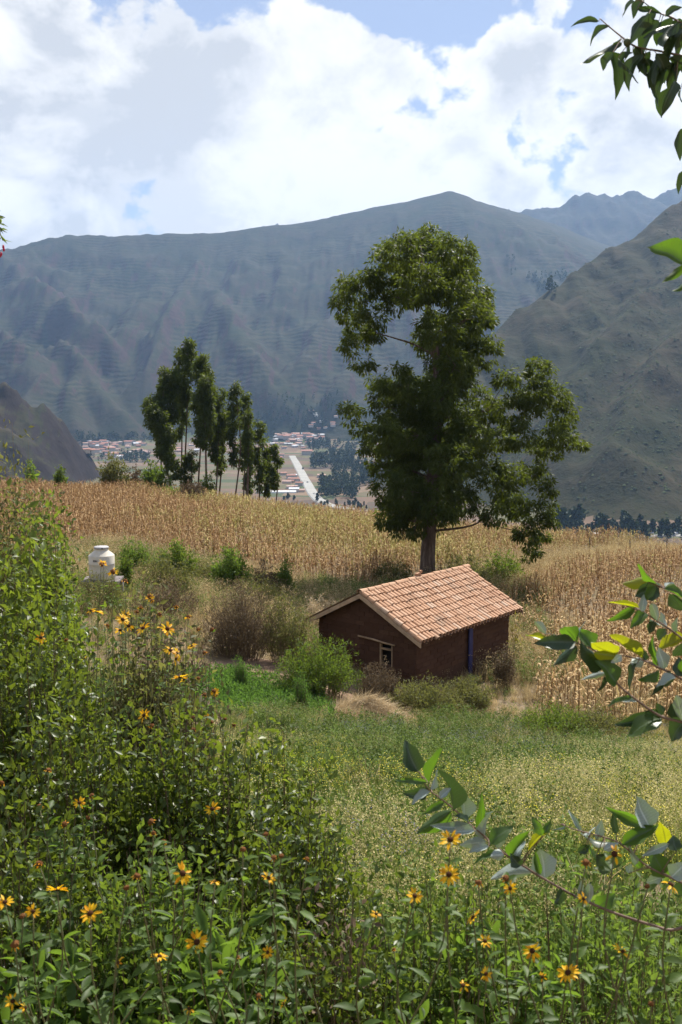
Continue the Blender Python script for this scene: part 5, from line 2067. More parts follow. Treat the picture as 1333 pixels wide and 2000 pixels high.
x, y = sample(7, 29, 5, lambda x, y: meadow_lim(x, y) & (fbm(x * .22 + 3.3, y * .22 + 1, 3) + rm2.normal(size=len(x)) * .12 + .10 * np.clip((x - 1) / 5, -2.0, 1.0) > 0.10))
field('mustard_flowers', 'small yellow wild flowers scattered in the meadow', 'mustard', x, y, rm2.uniform(.7, 1.1, len(x)) * (1 - .4 * sstep((y - 15) / 12)), 4)
x, y = sample(8, 28, 1.6, lambda x, y: meadow_lim(x, y) & (fbm(x * .25 + 7, y * .25 + 5, 3) + rm2.normal(size=len(x)) * .15 > 0.12))
tx_, ty_ = sample(7, 28, 2.2, lambda x, y: meadow_lim(x, y) & (fbm(x * .4 + 20, y * .4, 3) + rm2.normal(size=len(x)) * .1 > .12))
field('tall_dry_tufts', 'taller straw-coloured tufts standing out of the meadow', 'dry', tx_, ty_, rm2.uniform(.8, 1.3, len(tx_)), 14)
field('lilac_flowers', 'tiny lilac wild flowers scattered in the meadow', 'lilac', x, y, rm2.uniform(.7, 1.0, len(x)), 5)
tank_lim = lambda x, y: notin(x, y) & away(x, y, TK[0], 37.0, 0.9) & away(x, y, sp_[0], sp_[1], 1.2)
behind = lambda x, y: tank_lim(x, y) & (y > 26 + 0.06 * x) & ~inside(main_poly, x, y) & ~(inside(low_poly, x, y) & (y > 33) & (edge_dist(low_poly, x, y) > 2.2))
x, y = sample(25, 92, 10, behind)
field('dry_grass', 'dry tan grass on the slope round the tank and the house', 'dry', x, y, rm2.uniform(.7, 1.35, len(x)) * np.where(y < 34, .6, 1), 6)
x, y = sample(25, 92, 4, lambda x, y: behind(x, y) & (fbm(x * .2 + 2, y * .2, 3) + rm2.normal(size=len(x)) * .15 > -.05))
field('dry_weeds', 'brown dry weeds standing among the dry grass', 'dryweed', x, y, rm2.uniform(.8, 1.5, len(x)) * np.where(y < 34, .5, 1), 7)
x, y = sample(25, 60, 7, lambda x, y: behind(x, y) & (fbm(x * .25 + 12, y * .25, 3) + rm2.normal(size=len(x)) * .15 > 0.0))
field('slope_herbs', 'green herbs among the dry grass beyond the meadow', 'forb', x, y, rm2.uniform(.9, 1.7, len(x)) * np.where(y < 34, .6, 1), 8)
x, y = sample(24, 60, 5, lambda x, y: inside(low_poly, x, y) & (y < 48))
field('maize_weeds', 'weeds growing between the maize stalks', 'dryweed', x, y, rm2.uniform(.5, .95, len(x)), 9)
# ================================================================== FOREGROUND SHRUBS AND FLOWERS
M_glossy = leaf_mat('shrub_leaf', (0.012, 0.024, 0.006), (0.095, 0.140, 0.024), 0.38, 0.42, 0.4, (0.30, 0.39, 0.025), (0.30, 0.30, 0.05))
M_lime = leaf_mat('shrub_leaf_lime', (0.030, 0.052, 0.010), (0.125, 0.175, 0.026), 0.42, 0.45, 0.35, (0.34, 0.44, 0.03), (0.34, 0.34, 0.05))
M_sunleaf = leaf_mat('sunflower_leaf', (0.035, 0.065, 0.016), (0.11, 0.18, 0.040), 0.45, 0.5, 0.25, (0.28, 0.46, 0.03))
M_deadleaf = leaf_mat('withered_leaf', (0.10, 0.065, 0.04), (0.26, 0.19, 0.13), 0.25, 0.7, 0.2)


def front_shrub(label, cx, top, hw, Y, mat, seed, ns, nl, ll, lw=0.5, name='leafy_shrub', squash=0.9, tmpl=LEAF4, **kw):
    p = W(cx, top, Y)
    g = gz(p[0], Y)
    return shrub(name, label, (p[0], Y, g - 0.05), (p[2] - g) * 1.05, hw / F_PX * Y, ns, int(nl * .74), ll * 1.10, lw, mat, seed, squash=squash, tmpl=tmpl, stem_r=kw.pop('stem_r', .004), clump=.11, **kw)


front_shrub('tall grey-olive bush high at the left edge above the tank', 30, 925, 120, 14.5, M_olive, 201, 300, 80, 0.08, 0.4, base_r=.6, t0=.3, twig=.08)
front_shrub('green bush at the left edge just below the grey-olive one', 85, 985, 75, 12.5, M_green, 202, 200, 70, 0.075, 0.42, base_r=.6, t0=.3, twig=.07)
front_shrub('tall sunlit yellow-green shrub with upright twigs at the left edge', 40, 1025, 140, 6.4, M_lime, 203, 130, 60, 0.066, 0.55, base_r=.3, t0=.40, twig=.07, hbias=1.5)
front_shrub('dark inner shrub behind the sunlit yellow-green twigs at the left edge', 30, 1090, 150, 6.9, M_glossy, 221, 230, 85, 0.048, 0.52, base_r=.5, t0=.25, twig=.05)
front_shrub('sparse bright twigs reaching towards the white tank', 130, 1040, 60, 6.0, M_lime, 204, 60, 60, 0.046, 0.52, base_r=.7, t0=.55, twig=.045)
front_shrub('big dense dark shrub filling the left edge', 60, 1250, 200, 5.0, M_glossy, 205, 330, 95, 0.042, 0.55, base_r=.6, t0=.25, twig=.04, hbias=.6)
front_shrub('dense dark shrub with small glossy leaves at the lower left', 170, 1400, 210, 4.3, M_glossy, 206, 350, 95, 0.038, 0.55, base_r=.6, t0=.2, twig=.04, hbias=.6)
front_shrub('looser mixed green and brown shrub under the upper yellow flowers', 290, 1245, 150, 5.5, M_olive, 207, 230, 80, 0.046, 0.45, base_r=.6, t0=.3, twig=.05, hbias=.6)
front_shrub('withered brown stalky plant among the upper yellow flowers', 320, 1225, 120, 5.8, M_deadleaf, 216, 110, 50, 0.045, 0.4, base_r=.7, t0=.4, twig=.05, hbias=.6)
front_shrub('green small-leaved shrub in the lower middle left', 395, 1440, 170, 4.2, M_glossy, 208, 300, 90, 0.036, 0.55, base_r=.6, t0=.2, twig=.04, hbias=.6)
front_shrub('sunlit shrub with upright yellow-green shoots in the lower middle', 555, 1430, 115, 4.4, M_lime, 209, 150, 80, 0.036, 0.5, base_r=.6, t0=.35, twig=.035)
front_shrub('dark small-leaved shrub low in the middle', 560, 1600, 170, 3.6, M_glossy, 210, 280, 90, 0.032, 0.55, base_r=.6, t0=.2, twig=.03, hbias=.6)
front_shrub('dense leafy shrub along the bottom left corner', 60, 1640, 240, 3.4, M_glossy, 211, 280, 90, 0.036, 0.5, base_r=.7, t0=.2, twig=.03, hbias=.5)
front_shrub('leafy shrub at the bottom left of the middle', 330, 1700, 220, 3.1, M_green, 212, 280, 90, 0.034, 0.45, base_r=.7, t0=.2, twig=.03, hbias=.5)
front_shrub('low bright leafy plants along the bottom at the right', 1180, 1770, 220, 3.1, M_bright, 213, 220, 80, 0.032, 0.42, base_r=.8, t0=.15, twig=.04, hbias=.5)
front_shrub('low leafy plants along the bottom middle', 880, 1760, 220, 3.2, M_green, 214, 260, 80, 0.032, 0.42, base_r=.8, t0=.15, twig=.04, hbias=.5)
front_shrub('dry twiggy brown plant low among the shrubs in the middle', 660, 1770, 120, 3.0, M_deadleaf, 215, 70, 40, 0.030, 0.4, base_r=.8, t0=.15, twig=.03)
front_shrub('dark green shrub at the bottom edge in the middle', 620, 1820, 200, 3.0, M_glossy, 217, 230, 80, 0.030, 0.5, base_r=.8, t0=.2, twig=.03, hbias=.5)
front_shrub('broad-leaved bright plant at the bottom left edge', 130, 1850, 260, 2.85, M_sunleaf, 218, 90, 34, 0.070, 0.34, base_r=.8, t0=.2, twig=.03, hbias=.4, tmpl=LEAF8, stem_r=.003)
front_shrub('broad-leaved bright plant at the bottom edge left of the middle', 400, 1830, 220, 2.85, M_sunleaf, 219, 80, 34, 0.075, 0.34, base_r=.8, t0=.2, twig=.03, hbias=.4, tmpl=LEAF8, stem_r=.003)
front_shrub('broad-leaved plant at the bottom edge right of the middle', 980, 1860, 240, 2.9, M_sunleaf, 220, 70, 30, 0.060, 0.34, base_r=.8, t0=.2, twig=.03, hbias=.4, tmpl=LEAF8, stem_r=.003)

# ---------------------------------------------------------------- wild sunflowers
M_petal = Mat('yellow_petal', 0.5, 0.3)
M_petal.color(M_petal.ramp(M_petal.attr(), [(0.0, (0.74, 0.32, 0.006)), (0.4, (0.86, 0.47, 0.008)), (1.0, (0.92, 0.58, 0.015))]))
M_petal.translucent(0.45)
M_petal = M_petal.m
M_disc = plain('flower_disc', (0.055, 0.022, 0.010), 0.9, 0.1, 0.4, 200)
M_seed = plain('withered_head', (0.135, 0.058, 0.020), 0.9, 0.1, 0.6, 120)
M_sepal = leaf_mat('sepal', (0.05, 0.07, 0.02), (0.10, 0.13, 0.04), 0.3)
M_fstem = plain('flower_stem', (0.12, 0.115, 0.05), 0.7, 0.3, 0.3, 20)
PETAL = (np.array([[0, 0, 0], [-.36, .35, .05], [.36, .35, .05], [-.30, .72, .02], [.30, .72, .02], [0, 1, -.08], [0, .5, 0]]),
         np.array([[0, 6, 1], [0, 2, 6], [1, 6, 3], [6, 2, 4], [3, 6, 5], [6, 4, 5]]))


def flower_meshes(r, n=13, wilt=0.0, missing=0.15):
    a = np.arange(n) * 2 * np.pi / n + r.normal(size=n) * .12
    a = a[r.random(n) > missing]
    n = len(a)
    ax = np.stack([np.cos(a), np.sin(a), r.normal(size=n) * .18 - wilt + .12], 1)
    pos = np.stack([np.cos(a) * .20, np.sin(a) * .20, 0 * a], 1)
    L = r.uniform(.62, .86, n) * (1 - .25 * wilt)
    v_, f_, t_ = scatter(PETAL, pos, frames(ax, np.tile([0, 0, 1.0], (n, 1)) + r.normal(size=(n, 3)) * .25), np.stack([L * .46, L, L], 1), r.random(n) * (1 - .5 * wilt))
    return new_mesh('flower', v_, f_, mat=M_petal, tint=t_)


def disc_mesh(m, rad=.25, h=.20):
    return MB().lathe([(rad * .8, -.06), (rad, .0), (rad * .95, h * .4), (rad * .6, h * .85), (rad * .12, h)], 12).mesh('disc', m, True)


def head_mesh(r):
    """Withered head: a rough dome with shrivelled rays."""
    v_, f_ = [], []
    b = MB().lathe([(.22, -.2), (.40, -.1), (.46, .08), (.36, .30), (.12, .40)], 10)
    vs = np.array(b.v)
    vs += r.normal(size=vs.shape) * .035
    return new_mesh('seed_head', vs, faces=b.f, mat=M_seed)


rf = np.random.default_rng(50)
FM = [flower_meshes(rf, int(rf.integers(12, 15)), w_, ms) for w_, ms in ((0, .03), (.05, .1), (0, .12), (.3, .2), (.6, .3), (.1, .05))]
DM, HM = disc_mesh(M_disc), [head_mesh(rf) for _ in range(4)]
SR = []
for k in range(2):
    n = 9
    a = rf.uniform(0, 6.28, n)
    ax = np.stack([np.cos(a), np.sin(a), -.7 + rf.normal(size=n) * .3], 1)
    v_, f_, t_ = scatter(PETAL, np.stack([np.cos(a) * .34, np.sin(a) * .34, 0 * a], 1), frames(ax, np.tile([0, 0, 1.0], (n, 1))), np.stack([np.full(n, .16), rf.uniform(.3, .55, n), np.full(n, .6)], 1), rf.random(n) * .3)
    SR.append(new_mesh('shrivelled_petals', v_, f_, mat=M_petal, tint=t_))
DIAM = 0.054


def face_to(d, r, spin=None):
    """Euler rotation taking local +z to direction d."""
    z_ = Vector(d).normalized()
    q = z_.to_track_quat('Z', 'Y')
    q = q @ __import__('mathutils').Quaternion((0, 0, 1), r.uniform(0, 6.28))
    return q.to_euler()


def sunflower_plant(label, fresh, dead, base_px, baseY, seed, leafy=1.0, leaf_len=.075):
    """fresh / dead: (photo x, photo y, photo diameter). Stems rise from one foot to every head."""
    r = np.random.default_rng(seed)
    pts, kinds_ = [], []
    for lst, kd in ((fresh, 0), (dead, 1)):
        for (x, y, d) in lst:
            D = DIAM * F_PX / (d * (1.0 if kd == 0 else 1.75))
            D = r.uniform(2.05, 2.3) if baseY < 3 and y > 1620 else min(max(D, baseY - .7), baseY + .5)
            pts.append(W(x, y, D))
            kinds_.append((kd, d / F_PX * D))
    g0 = W(base_px, 1500, baseY)[0]
    base = np.array([g0, baseY, gz(g0, baseY) - .03])
    t = thing('wild_sunflower', label, 'flowering plant', base)
    lp, la, ls = [], [], []
    for p, (kd, dia) in zip(pts, kinds_):
        b = base + np.array([(p[0] - base[0]) * .35 + r.normal() * .14, (p[1] - base[1]) * .35 + r.normal() * .14, 0])
        b[2] = gz(b[0], b[1]) - .03
        m1 = b * .55 + p * .45 + np.array([r.normal() * .09, r.normal() * .09, .04])
        pth = smooth_path([b, m1, b * .18 + p * .82 + np.array([r.normal() * .02, r.normal() * .02, .0]), p - np.array([0, 0, .004])], 12)
        MB().tube(pth - base, np.linspace(.0034, .0016, 12) * (1.0 if baseY < 3.5 else .8), 5).build('stem', M_fstem, t, smooth=True)
        if kd == 0:
            face = np.array([r.normal() * .6, -.35 + r.normal() * .55, .75])
            o = link('flower', FM[int(r.integers(len(FM)))], t, tuple(p - base), face_to(face, r))
            o.scale = (dia / 2 * 1.25,) * 3
            link('disc', DM, o)
        else:
            face = np.array([r.normal() * .6, r.normal() * .6, 1.0])
            o = link('seed_head', HM[int(r.integers(4))], t, tuple(p - base), face_to(face, r))
            o.scale = (dia * .80,) * 3
            if r.random() < .75:
                link('shrivelled_petals', SR[int(r.integers(2))], o)
        nleaf = int(20 * leafy)
        for k in range(nleaf):
            i = int(r.integers(4, 11)) if r.random() < .7 else int(r.integers(1, 5))
            i = min(i, 10)
            q = pth[i] + (pth[i + 1] - pth[i]) * r.random()
            a = r.uniform(0, 6.28)
            lp.append(q)
            la.append([math.cos(a), math.sin(a), r.uniform(-.1, .7)])
            ls.append(leaf_len * r.uniform(.5, 1.2) * (1.15 - .06 * i))
    lp, la, ls = np.array(lp) - base, np.array(la), np.array(ls)
    n = len(ls)
    if n:
        v_, f_, t_ = scatter(LEAF8, lp, frames(la, np.tile([0, 0, 1.0], (n, 1)) + r.normal(size=(n, 3)) * .35), np.stack([ls * .42, ls, ls * 1.2], 1), np.clip(r.normal(.5, .25, n), 0, 1))
        link('leaves', new_mesh('leaves', v_, f_, mat=M_sunleaf, tint=t_), t)
    return t


sunflower_plant('wild sunflower with two open yellow flowers beside the tip of the low eucalyptus branch', [(880, 1640, 42), (877, 1708, 40), (810, 1750, 32)], [(935, 1725, 20)], 850, 2.75, 301)
sunflower_plant('wild sunflower with a cluster of yellow flowers at the bottom right of the middle',
                [(925, 1793, 36), (948, 1838, 28), (1040, 1857, 36), (950, 1902, 28), (905, 1925, 30), (997, 1735, 28)], [(988, 1716, 20), (770, 1855, 12)], 960, 2.6, 302, 1.3)
sunflower_plant('wild sunflower with the single upright open flower before the right-hand branch', [(1200, 1668, 44), (1140, 1755, 26)], [(1145, 1685, 20)], 1190, 2.5, 303)
sunflower_plant('wild sunflower at the lower right edge with ragged drooping flowers', [(1310, 1728, 42), (1215, 1858, 38), (1110, 1900, 44), (1060, 1908, 22)], [(1265, 1732, 16), (1272, 1962, 18)], 1240, 2.6, 304)
sunflower_plant('wild sunflower in the bottom left corner', [(10, 1762, 32), (65, 1780, 28), (112, 1738, 40), (25, 1955, 32), (50, 1968, 26)], [(45, 1790, 18), (77, 1688, 20), (30, 1845, 24)], 50, 2.6, 305, 1.5)
sunflower_plant('wild sunflower with one broad flat-topped flower near the bottom left', [(177, 1784, 42), (155, 1568, 24), (232, 1880, 26)], [(127, 1610, 16), (172, 1598, 14), (95, 1505, 16), (78, 1575, 14), (180, 1555, 16)], 170, 2.9, 306, 1.3)
sunflower_plant('wild sunflower with bunched yellow flowers at the bottom middle left', [(357, 1706, 44), (385, 1840, 44), (312, 1868, 34), (420, 1722, 24)], [(268, 1712, 20), (248, 1735, 18), (296, 1605, 18), (300, 1628, 14), (320, 1645, 16)], 330, 2.75, 307, 1.5)
sunflower_plant('wild sunflower with small yellow flowers low in the middle', [(525, 1715, 30), (523, 1860, 24), (555, 1960, 26), (370, 1970, 26), (735, 1785, 22)],
                [(475, 1660, 18), (520, 1630, 15), (535, 1675, 15), (550, 1672, 15), (600, 1678, 14), (430, 1900, 16), (505, 1945, 16), (465, 1870, 12)], 520, 2.8, 308, 1.2)
sunflower_plant('wild sunflower with a pair of yellow flowers among the shrubs in the middle left', [(415, 1580, 28), (427, 1570, 24), (403, 1588, 22)], [(395, 1495, 14), (378, 1425, 12), (297, 1418, 14)], 410, 3.9, 309)
sunflower_plant('wild sunflower with many flowers and brown heads right of the bright shrub top',
                [(190, 1195, 26), (240, 1210, 26), (252, 1222, 24), (235, 1231, 24), (165, 1287, 18), (202, 1100, 16), (222, 1118, 22), (178, 1193, 20), (246, 1200, 18)], [(220, 1117, 16), (198, 1103, 14), (245, 1135, 14), (210, 1222, 12), (268, 1195, 11), (275, 1187, 12)], 215, 4.9, 310, .8, .05)
sunflower_plant('wild sunflower with brown seed heads rising before the dry grass below the tank',
                [(327, 1228, 30), (280, 1227, 28), (333, 1270, 26), (375, 1262, 20), (318, 1226, 20), (345, 1275, 22), (293, 1168, 18), (368, 1206, 16)], [(293, 1165, 14), (297, 1174, 12), (312, 1200, 12), (345, 1185, 12), (368, 1205, 13), (388, 1230, 12), (415, 1230, 13), (400, 1275, 12)], 320, 4.8, 311, .8, .05)
sunflower_plant('wild sunflower with spent heads in front of the green alfalfa patch',
                [(352, 1323, 28), (345, 1287, 24), (282, 1397, 26), (360, 1328, 20), (420, 1352, 18), (404, 1400, 16)], [(388, 1325, 11), (400, 1357, 12), (418, 1350, 13), (421, 1358, 11), (378, 1402, 12), (404, 1402, 12), (413, 1411, 12), (440, 1405, 11), (457, 1416, 12), (443, 1433, 9)], 370, 4.7, 312, .8, .05)
sunflower_plant('wild sunflower half hidden in the dark shrub at the left edge', [(80, 1245, 22), (86, 1256, 18)], [(130, 1250, 10), (3, 1530, 16)], 70, 4.6, 313, .6, .05)

# ---------------------------------------------------------------- overhanging eucalyptus
def euc_mat(name, up, trans, t=0.45, rough=0.38):
    m = Mat(name, rough, 0.5)
    nz = m.noise(30.0, 4.0, 0.6, m.coord())
    rn = m.objrand()
    c = m.mix(m.smooth(nz, .35, .75), up, tuple(v * 0.8 for v in up))
    c = m.mix(m.math('MULTIPLY', rn, 0.35), c, tuple(v * 1.3 for v in up))
    vein = m.math('SINE', m.math('MULTIPLY', m.math('SUBTRACT', m.attr('along'), m.math('MULTIPLY', m.attr(), 0.16)), 75.0))
    veinf = m.math('MULTIPLY', m.smooth(vein, 0.75, 1.0), 0.28)
    c = m.mix(veinf, c, tuple(min(1, v * 1.6 + .04) for v in up))
    c = m.mix(m.smooth(m.attr(), 0.10, 0.03), c, tuple(min(1, v * 1.8 + .05) for v in up))
    m.color(c)
    spots = m.smooth(m.noise(18.0, 3.0, .6, m.coord()), .62, .75)
    tr_ = m.mix(m.math('MULTIPLY', spots, .6), trans, (.16, .08, .02))
    tr_ = m.mix(veinf, tr_, tuple(v * .45 for v in trans))
    m.translucent(t, m.mix(m.smooth(m.attr(), 0.10, 0.03), tr_, tuple(v * .4 for v in trans)))
    return m.m


EM = {'g': euc_mat('euc_leaf_green', (0.055, 0.095, 0.030), (0.12, 0.24, 0.012), .5), 'p': euc_mat('euc_leaf_waxy_sheen', (0.34, 0.40, 0.37), (0.12, 0.19, 0.05), .25, .5),  # waxy leaves: pale bloom, with whitish sky highlights put into the colour
      'd': euc_mat('euc_leaf_dark', (0.035, 0.062, 0.030), (0.045, 0.085, 0.014), .35), 'y': euc_mat('euc_leaf_yellow', (0.20, 0.22, 0.02), (0.38, 0.40, 0.008), .55)}


def euc_leaf_mesh(curve, r, wavy=.03, fold=.14, pw=.75, mat='g'):
    """Leaf one unit long; width 1 (scaled); curve bends it sideways in its plane."""
    nseg = 10
    ph, ph2, sag, tw_ = r.uniform(0, 6), r.uniform(0, 6), r.uniform(-.38, -.05), r.uniform(-.5, .5)
    vs, fs = [], []
    for k in range(nseg + 1):
        t = k / nseg
        wd = .5 * (math.sin(math.pi * t ** pw) ** .85 if 0 < t < 1 else 0.02)
        cx_ = curve * (math.sin(math.pi * t * .9) - .2 * t)
        zc = sag * t * t + wavy * math.sin(t * 7 + ph)
        for s in (-1, -.5, 0, .5, 1):
            wv = wd * (1 + .10 * math.sin(t * 13 + ph2 + s * 2))
            vs.append((cx_ + s * wv, t, zc + abs(s) ** 1.3 * wd * fold * 2 + s * wd * tw_ * t + .035 * abs(s) * math.sin(t * 11 + ph2 + 2 * s) + r.normal() * .004))
    for k in range(nseg):
        for i in range(4):
            a = k * 5 + i
            fs.append((a, a + 1, a + 6, a + 5))
    al = [k_ / nseg for k_ in range(nseg + 1) for s_ in range(5)]
    rib = [abs(s_) for _ in range(nseg + 1) for s_ in (-1, -.5, 0, .5, 1)]
    me = new_mesh('leaf', vs, faces=fs, mat=EM[mat], smooth=True, tint=rib)
    at = me.attributes.new('along', 'FLOAT', 'POINT')
    at.data.foreach_set('value', np.array(al, np.float32))
    return me


re_ = np.random.default_rng(61)
LM = {}
for mk in EM:
    LM[mk, 'round'] = [euc_leaf_mesh(re_.uniform(-.12, .12), re_, .03, re_.uniform(.08, .35), .72, mk) for _ in range(4)]
    LM[mk, 'sickle'] = [euc_leaf_mesh(c_, re_, .02, .18, .62, mk) for c_ in (-.55, -.3, .3, .55)]
M_twig = plain('red_twig', (0.17, 0.11, 0.08), 0.6, 0.3, 0.3, 30)


def branch(parent, origin, stem_px, D, leaves, kind, seed, prefix, r0=.007, dgrad=0.0, label=None):
    """Stem through photo points at distance D, then every leaf as an object of its own."""
    r = np.random.default_rng(seed)
    dd = lambda x: D + dgrad * (x - 1333) / 1333
    pts = [np.array(p, float) for p in prefix] + [W(x, y, dd(x)) for x, y in stem_px]
    pth = smooth_path(pts, 8 * len(pts))
    b = MB().tube(pth - origin, np.linspace(r0 * .6, .0014, len(pth)), 6).build('branch', M_twig, parent, smooth=True)
    if label:
        b['label'] = label
    for (bx1, by1, tx1, ty1, wpx, col) in leaves:
        Dl = dd(bx1) + r.normal() * .03
        p = W(bx1, by1, Dl)
        L0 = math.hypot(tx1 - bx1, ty1 - by1) / F_PX * Dl
        q = W(tx1, ty1, Dl + r.uniform(-.45, .45) * L0)
        # petiole from the nearest point of the stem
        k = int(np.argmin(np.linalg.norm(pth - p, axis=1)))
        if np.linalg.norm(pth[k] - p) > .004:
            MB().tube([pth[k] - origin, (pth[k] + p) / 2 - origin + np.array([0, 0, .003]), p - origin], [.0016, .0013, .001], 5).build('petiole', M_twig, b)
        ax = q - p
        L = np.linalg.norm(ax)
        view = p / np.linalg.norm(p)
        nm = -view + r.normal(size=3) * .55 + np.array([0, 0, .35])
        if r.random() < .35:
            nm = -nm
        Rm = frames(ax[None], nm[None])[0]
        var = LM[col, kind]
        me = var[int(r.integers(len(var)))]
        if kind == 'sickle':
            # bend so that the leaf hangs like a sickle
            side = Rm[:, 0]
            me = var[int(r.integers(0, 2)) + (2 if side[2] > 0 else 0)]
        o = link('leaf', me, b, tuple(p - origin), Matrix(Rm.tolist()).to_euler())
        wd = wpx / F_PX * Dl * (1.3 if kind == 'round' else 1.05)
        o.scale = (wd, L * 1.08, (wd + L) * .5)
    return b


# sapling off the right edge: carries the two lower boughs
so_ = np.array([1.28, 2.55, 0.0])
so_[2] = gz(so_[0], so_[1]) - .05
sap = thing('eucalyptus_sapling', 'young eucalyptus with round waxy leaves reaching in from the lower right edge', 'tree', so_)
spath = smooth_path([so_, so_ + [.02, 0, .7], so_ + [.0, .02, 1.5], so_ + [.05, .0, 2.3]], 16)
MB().tube(spath - so_, np.linspace(.03, .008, 16), 8).build('trunk', M_eucbark, sap, smooth=True)
tz = lambda k: spath[k]
B1 = [(1125, 1255, 1050, 1257, 24, 'd'), (1085, 1240, 1034, 1252, 17, 'g'), (1128, 1255, 1100, 1221, 27, 'g'), (1130, 1243, 1141, 1214, 13, 'p'), (1157, 1265, 1133, 1231, 28, 'g'), (1066, 1238, 1045, 1212, 12, 'p'),
      (1127, 1262, 1090, 1298, 21, 'd'), (1184, 1302, 1127, 1261, 40, 'd'), (1203, 1336, 1176, 1294, 38, 'g'), (1185, 1315, 1140, 1326, 9, 'p'), (1205, 1281, 1159, 1252, 36, 'y'), (1210, 1283, 1160, 1276, 16, 'y'),
      (1246, 1369, 1198, 1366, 13, 'p'), (1236, 1362, 1183, 1373, 11, 'g'), (1291, 1398, 1214, 1412, 26, 'd'), (1291, 1402, 1234, 1424, 36, 'g'), (1291, 1398, 1285, 1374, 14, 'd'), (1330, 1405, 1310, 1384, 26, 'd'),
      (1334, 1408, 1322, 1358, 20, 'p'), (1336, 1412, 1312, 1446, 30, 'd'), (1180, 1320, 1172, 1352, 9, 'd'), (1070, 1250, 1032, 1240, 11, 'y')]
B2 = [(1256, 1288, 1200, 1239, 24, 'y'), (1258, 1291, 1232, 1297, 17, 'p'), (1245, 1296, 1221, 1341, 27, 'd'), (1292, 1306, 1266, 1249, 34, 'g'), (1298, 1307, 1290, 1268, 22, 'p'), (1288, 1308, 1251, 1328, 21, 'g'),
      (1320, 1324, 1283, 1338, 24, 'p'), (1300, 1325, 1275, 1356, 10, 'd'), (1335, 1322, 1325, 1285, 22, 'd'), (1262, 1290, 1255, 1268, 12, 'd'), (1215, 1280, 1196, 1293, 12, 'p'), (1330, 1318, 1345, 1290, 20, 'g'),
      (1310, 1312, 1300, 1340, 16, 'g')]
B3 = [(1266, 1130, 1221, 1143, 21, 'y'), (1290, 1142, 1243, 1120, 22, 'g'), (1287, 1148, 1246, 1164, 30, 'd'), (1298, 1150, 1338, 1168, 24, 'g'), (1308, 1160, 1338, 1192, 22, 'd'), (1300, 1148, 1317, 1138, 12, 'p'), (1280, 1146, 1262, 1172, 14, 'g')]
B4 = [(1248, 1188, 1194, 1174, 12, 'y'), (1240, 1186, 1194, 1211, 17, 'g'), (1262, 1197, 1234, 1224, 18, 'g'), (1255, 1195, 1258, 1163, 12, 'p'), (1285, 1212, 1271, 1176, 14, 'p'), (1270, 1208, 1288, 1222, 12, 'p'),
      (1302, 1226, 1290, 1198, 13, 'p'), (1340, 1246, 1288, 1264, 25, 'y'), (1325, 1240, 1320, 1210, 13, 'p'), (1278, 1214, 1268, 1236, 14, 'd'), (1300, 1228, 1286, 1250, 16, 'd'), (1335, 1255, 1318, 1285, 22, 'd')]
branch(sap, so_, [(1380, 1430), (1330, 1410), (1291, 1399), (1246, 1369), (1203, 1332), (1178, 1291), (1157, 1267), (1128, 1257), (1085, 1243)], 2.35, B1, 'round', 401, [tz(9)], label='middle bough with large round green leaves')
branch(sap, so_, [(1380, 1350), (1340, 1330), (1294, 1307), (1257, 1290), (1215, 1280)], 2.32, B2, 'round', 402, [tz(10)], label='short bough with yellow-green and pale leaves')
branch(sap, so_, [(1380, 1190), (1340, 1168), (1300, 1150), (1266, 1138)], 2.40, B3, 'round', 403, [tz(12)], .006, label='top shoot with a yellow-green leaf tip')
branch(sap, so_, [(1385, 1280), (1340, 1252), (1310, 1230), (1285, 1213), (1255, 1195), (1228, 1185)], 2.42, B4, 'round', 404, [tz(11)], .006, label='thin shoot of small narrow leaves')
C1 = [(837, 1541, 794, 1553, 21, 'd'), (840, 1545, 806, 1565, 17, 'p'), (838, 1532, 860, 1465, 17, 'g'), (842, 1542, 857, 1502, 19, 'p'), (836, 1528, 772, 1523, 10, 'g'), (816, 1507, 796, 1451, 32, 'd'),
      (887, 1582, 872, 1498, 38, 'd'), (908, 1598, 905, 1547, 31, 'p'), (868, 1567, 831, 1588, 12, 'g'), (882, 1584, 822, 1627, 24, 'g'), (925, 1617, 847, 1612, 17, 'p'), (928, 1622, 880, 1623, 15, 'p'),
      (936, 1638, 940, 1562, 15, 'g'), (945, 1637, 951, 1584, 30, 'p'), (957, 1648, 994, 1611, 26, 'g'), (950, 1644, 902, 1651, 18, 'p'), (955, 1653, 917, 1661, 15, 'p'), (972, 1658, 984, 1634, 15, 'p'),
      (996, 1675, 1031, 1626, 21, 'g'), (1006, 1681, 1022, 1644, 34, 'p'), (975, 1665, 930, 1681, 13, 'g'), (985, 1670, 960, 1673, 17, 'p'), (1017, 1691, 1000, 1671, 20, 'd'), (1041, 1703, 964, 1712, 24, 'p'),
      (1064, 1716, 1055, 1661, 42, 'p'), (1056, 1708, 1046, 1664, 12, 'g'), (1034, 1662, 1062, 1627, 22, 'y'), (1060, 1632, 1041, 1601, 14, 'g'), (1062, 1632, 1076, 1604, 12, 'g'), (1100, 1738, 1085, 1765, 18, 'd'),
      (915, 1606, 893, 1590, 18, 'd'), (860, 1560, 880, 1540, 12, 'p'), (1124, 1752, 1138, 1722, 14, 'p'), (1150, 1765, 1150, 1725, 16, 'p'), (1165, 1775, 1195, 1750, 26, 'g')]
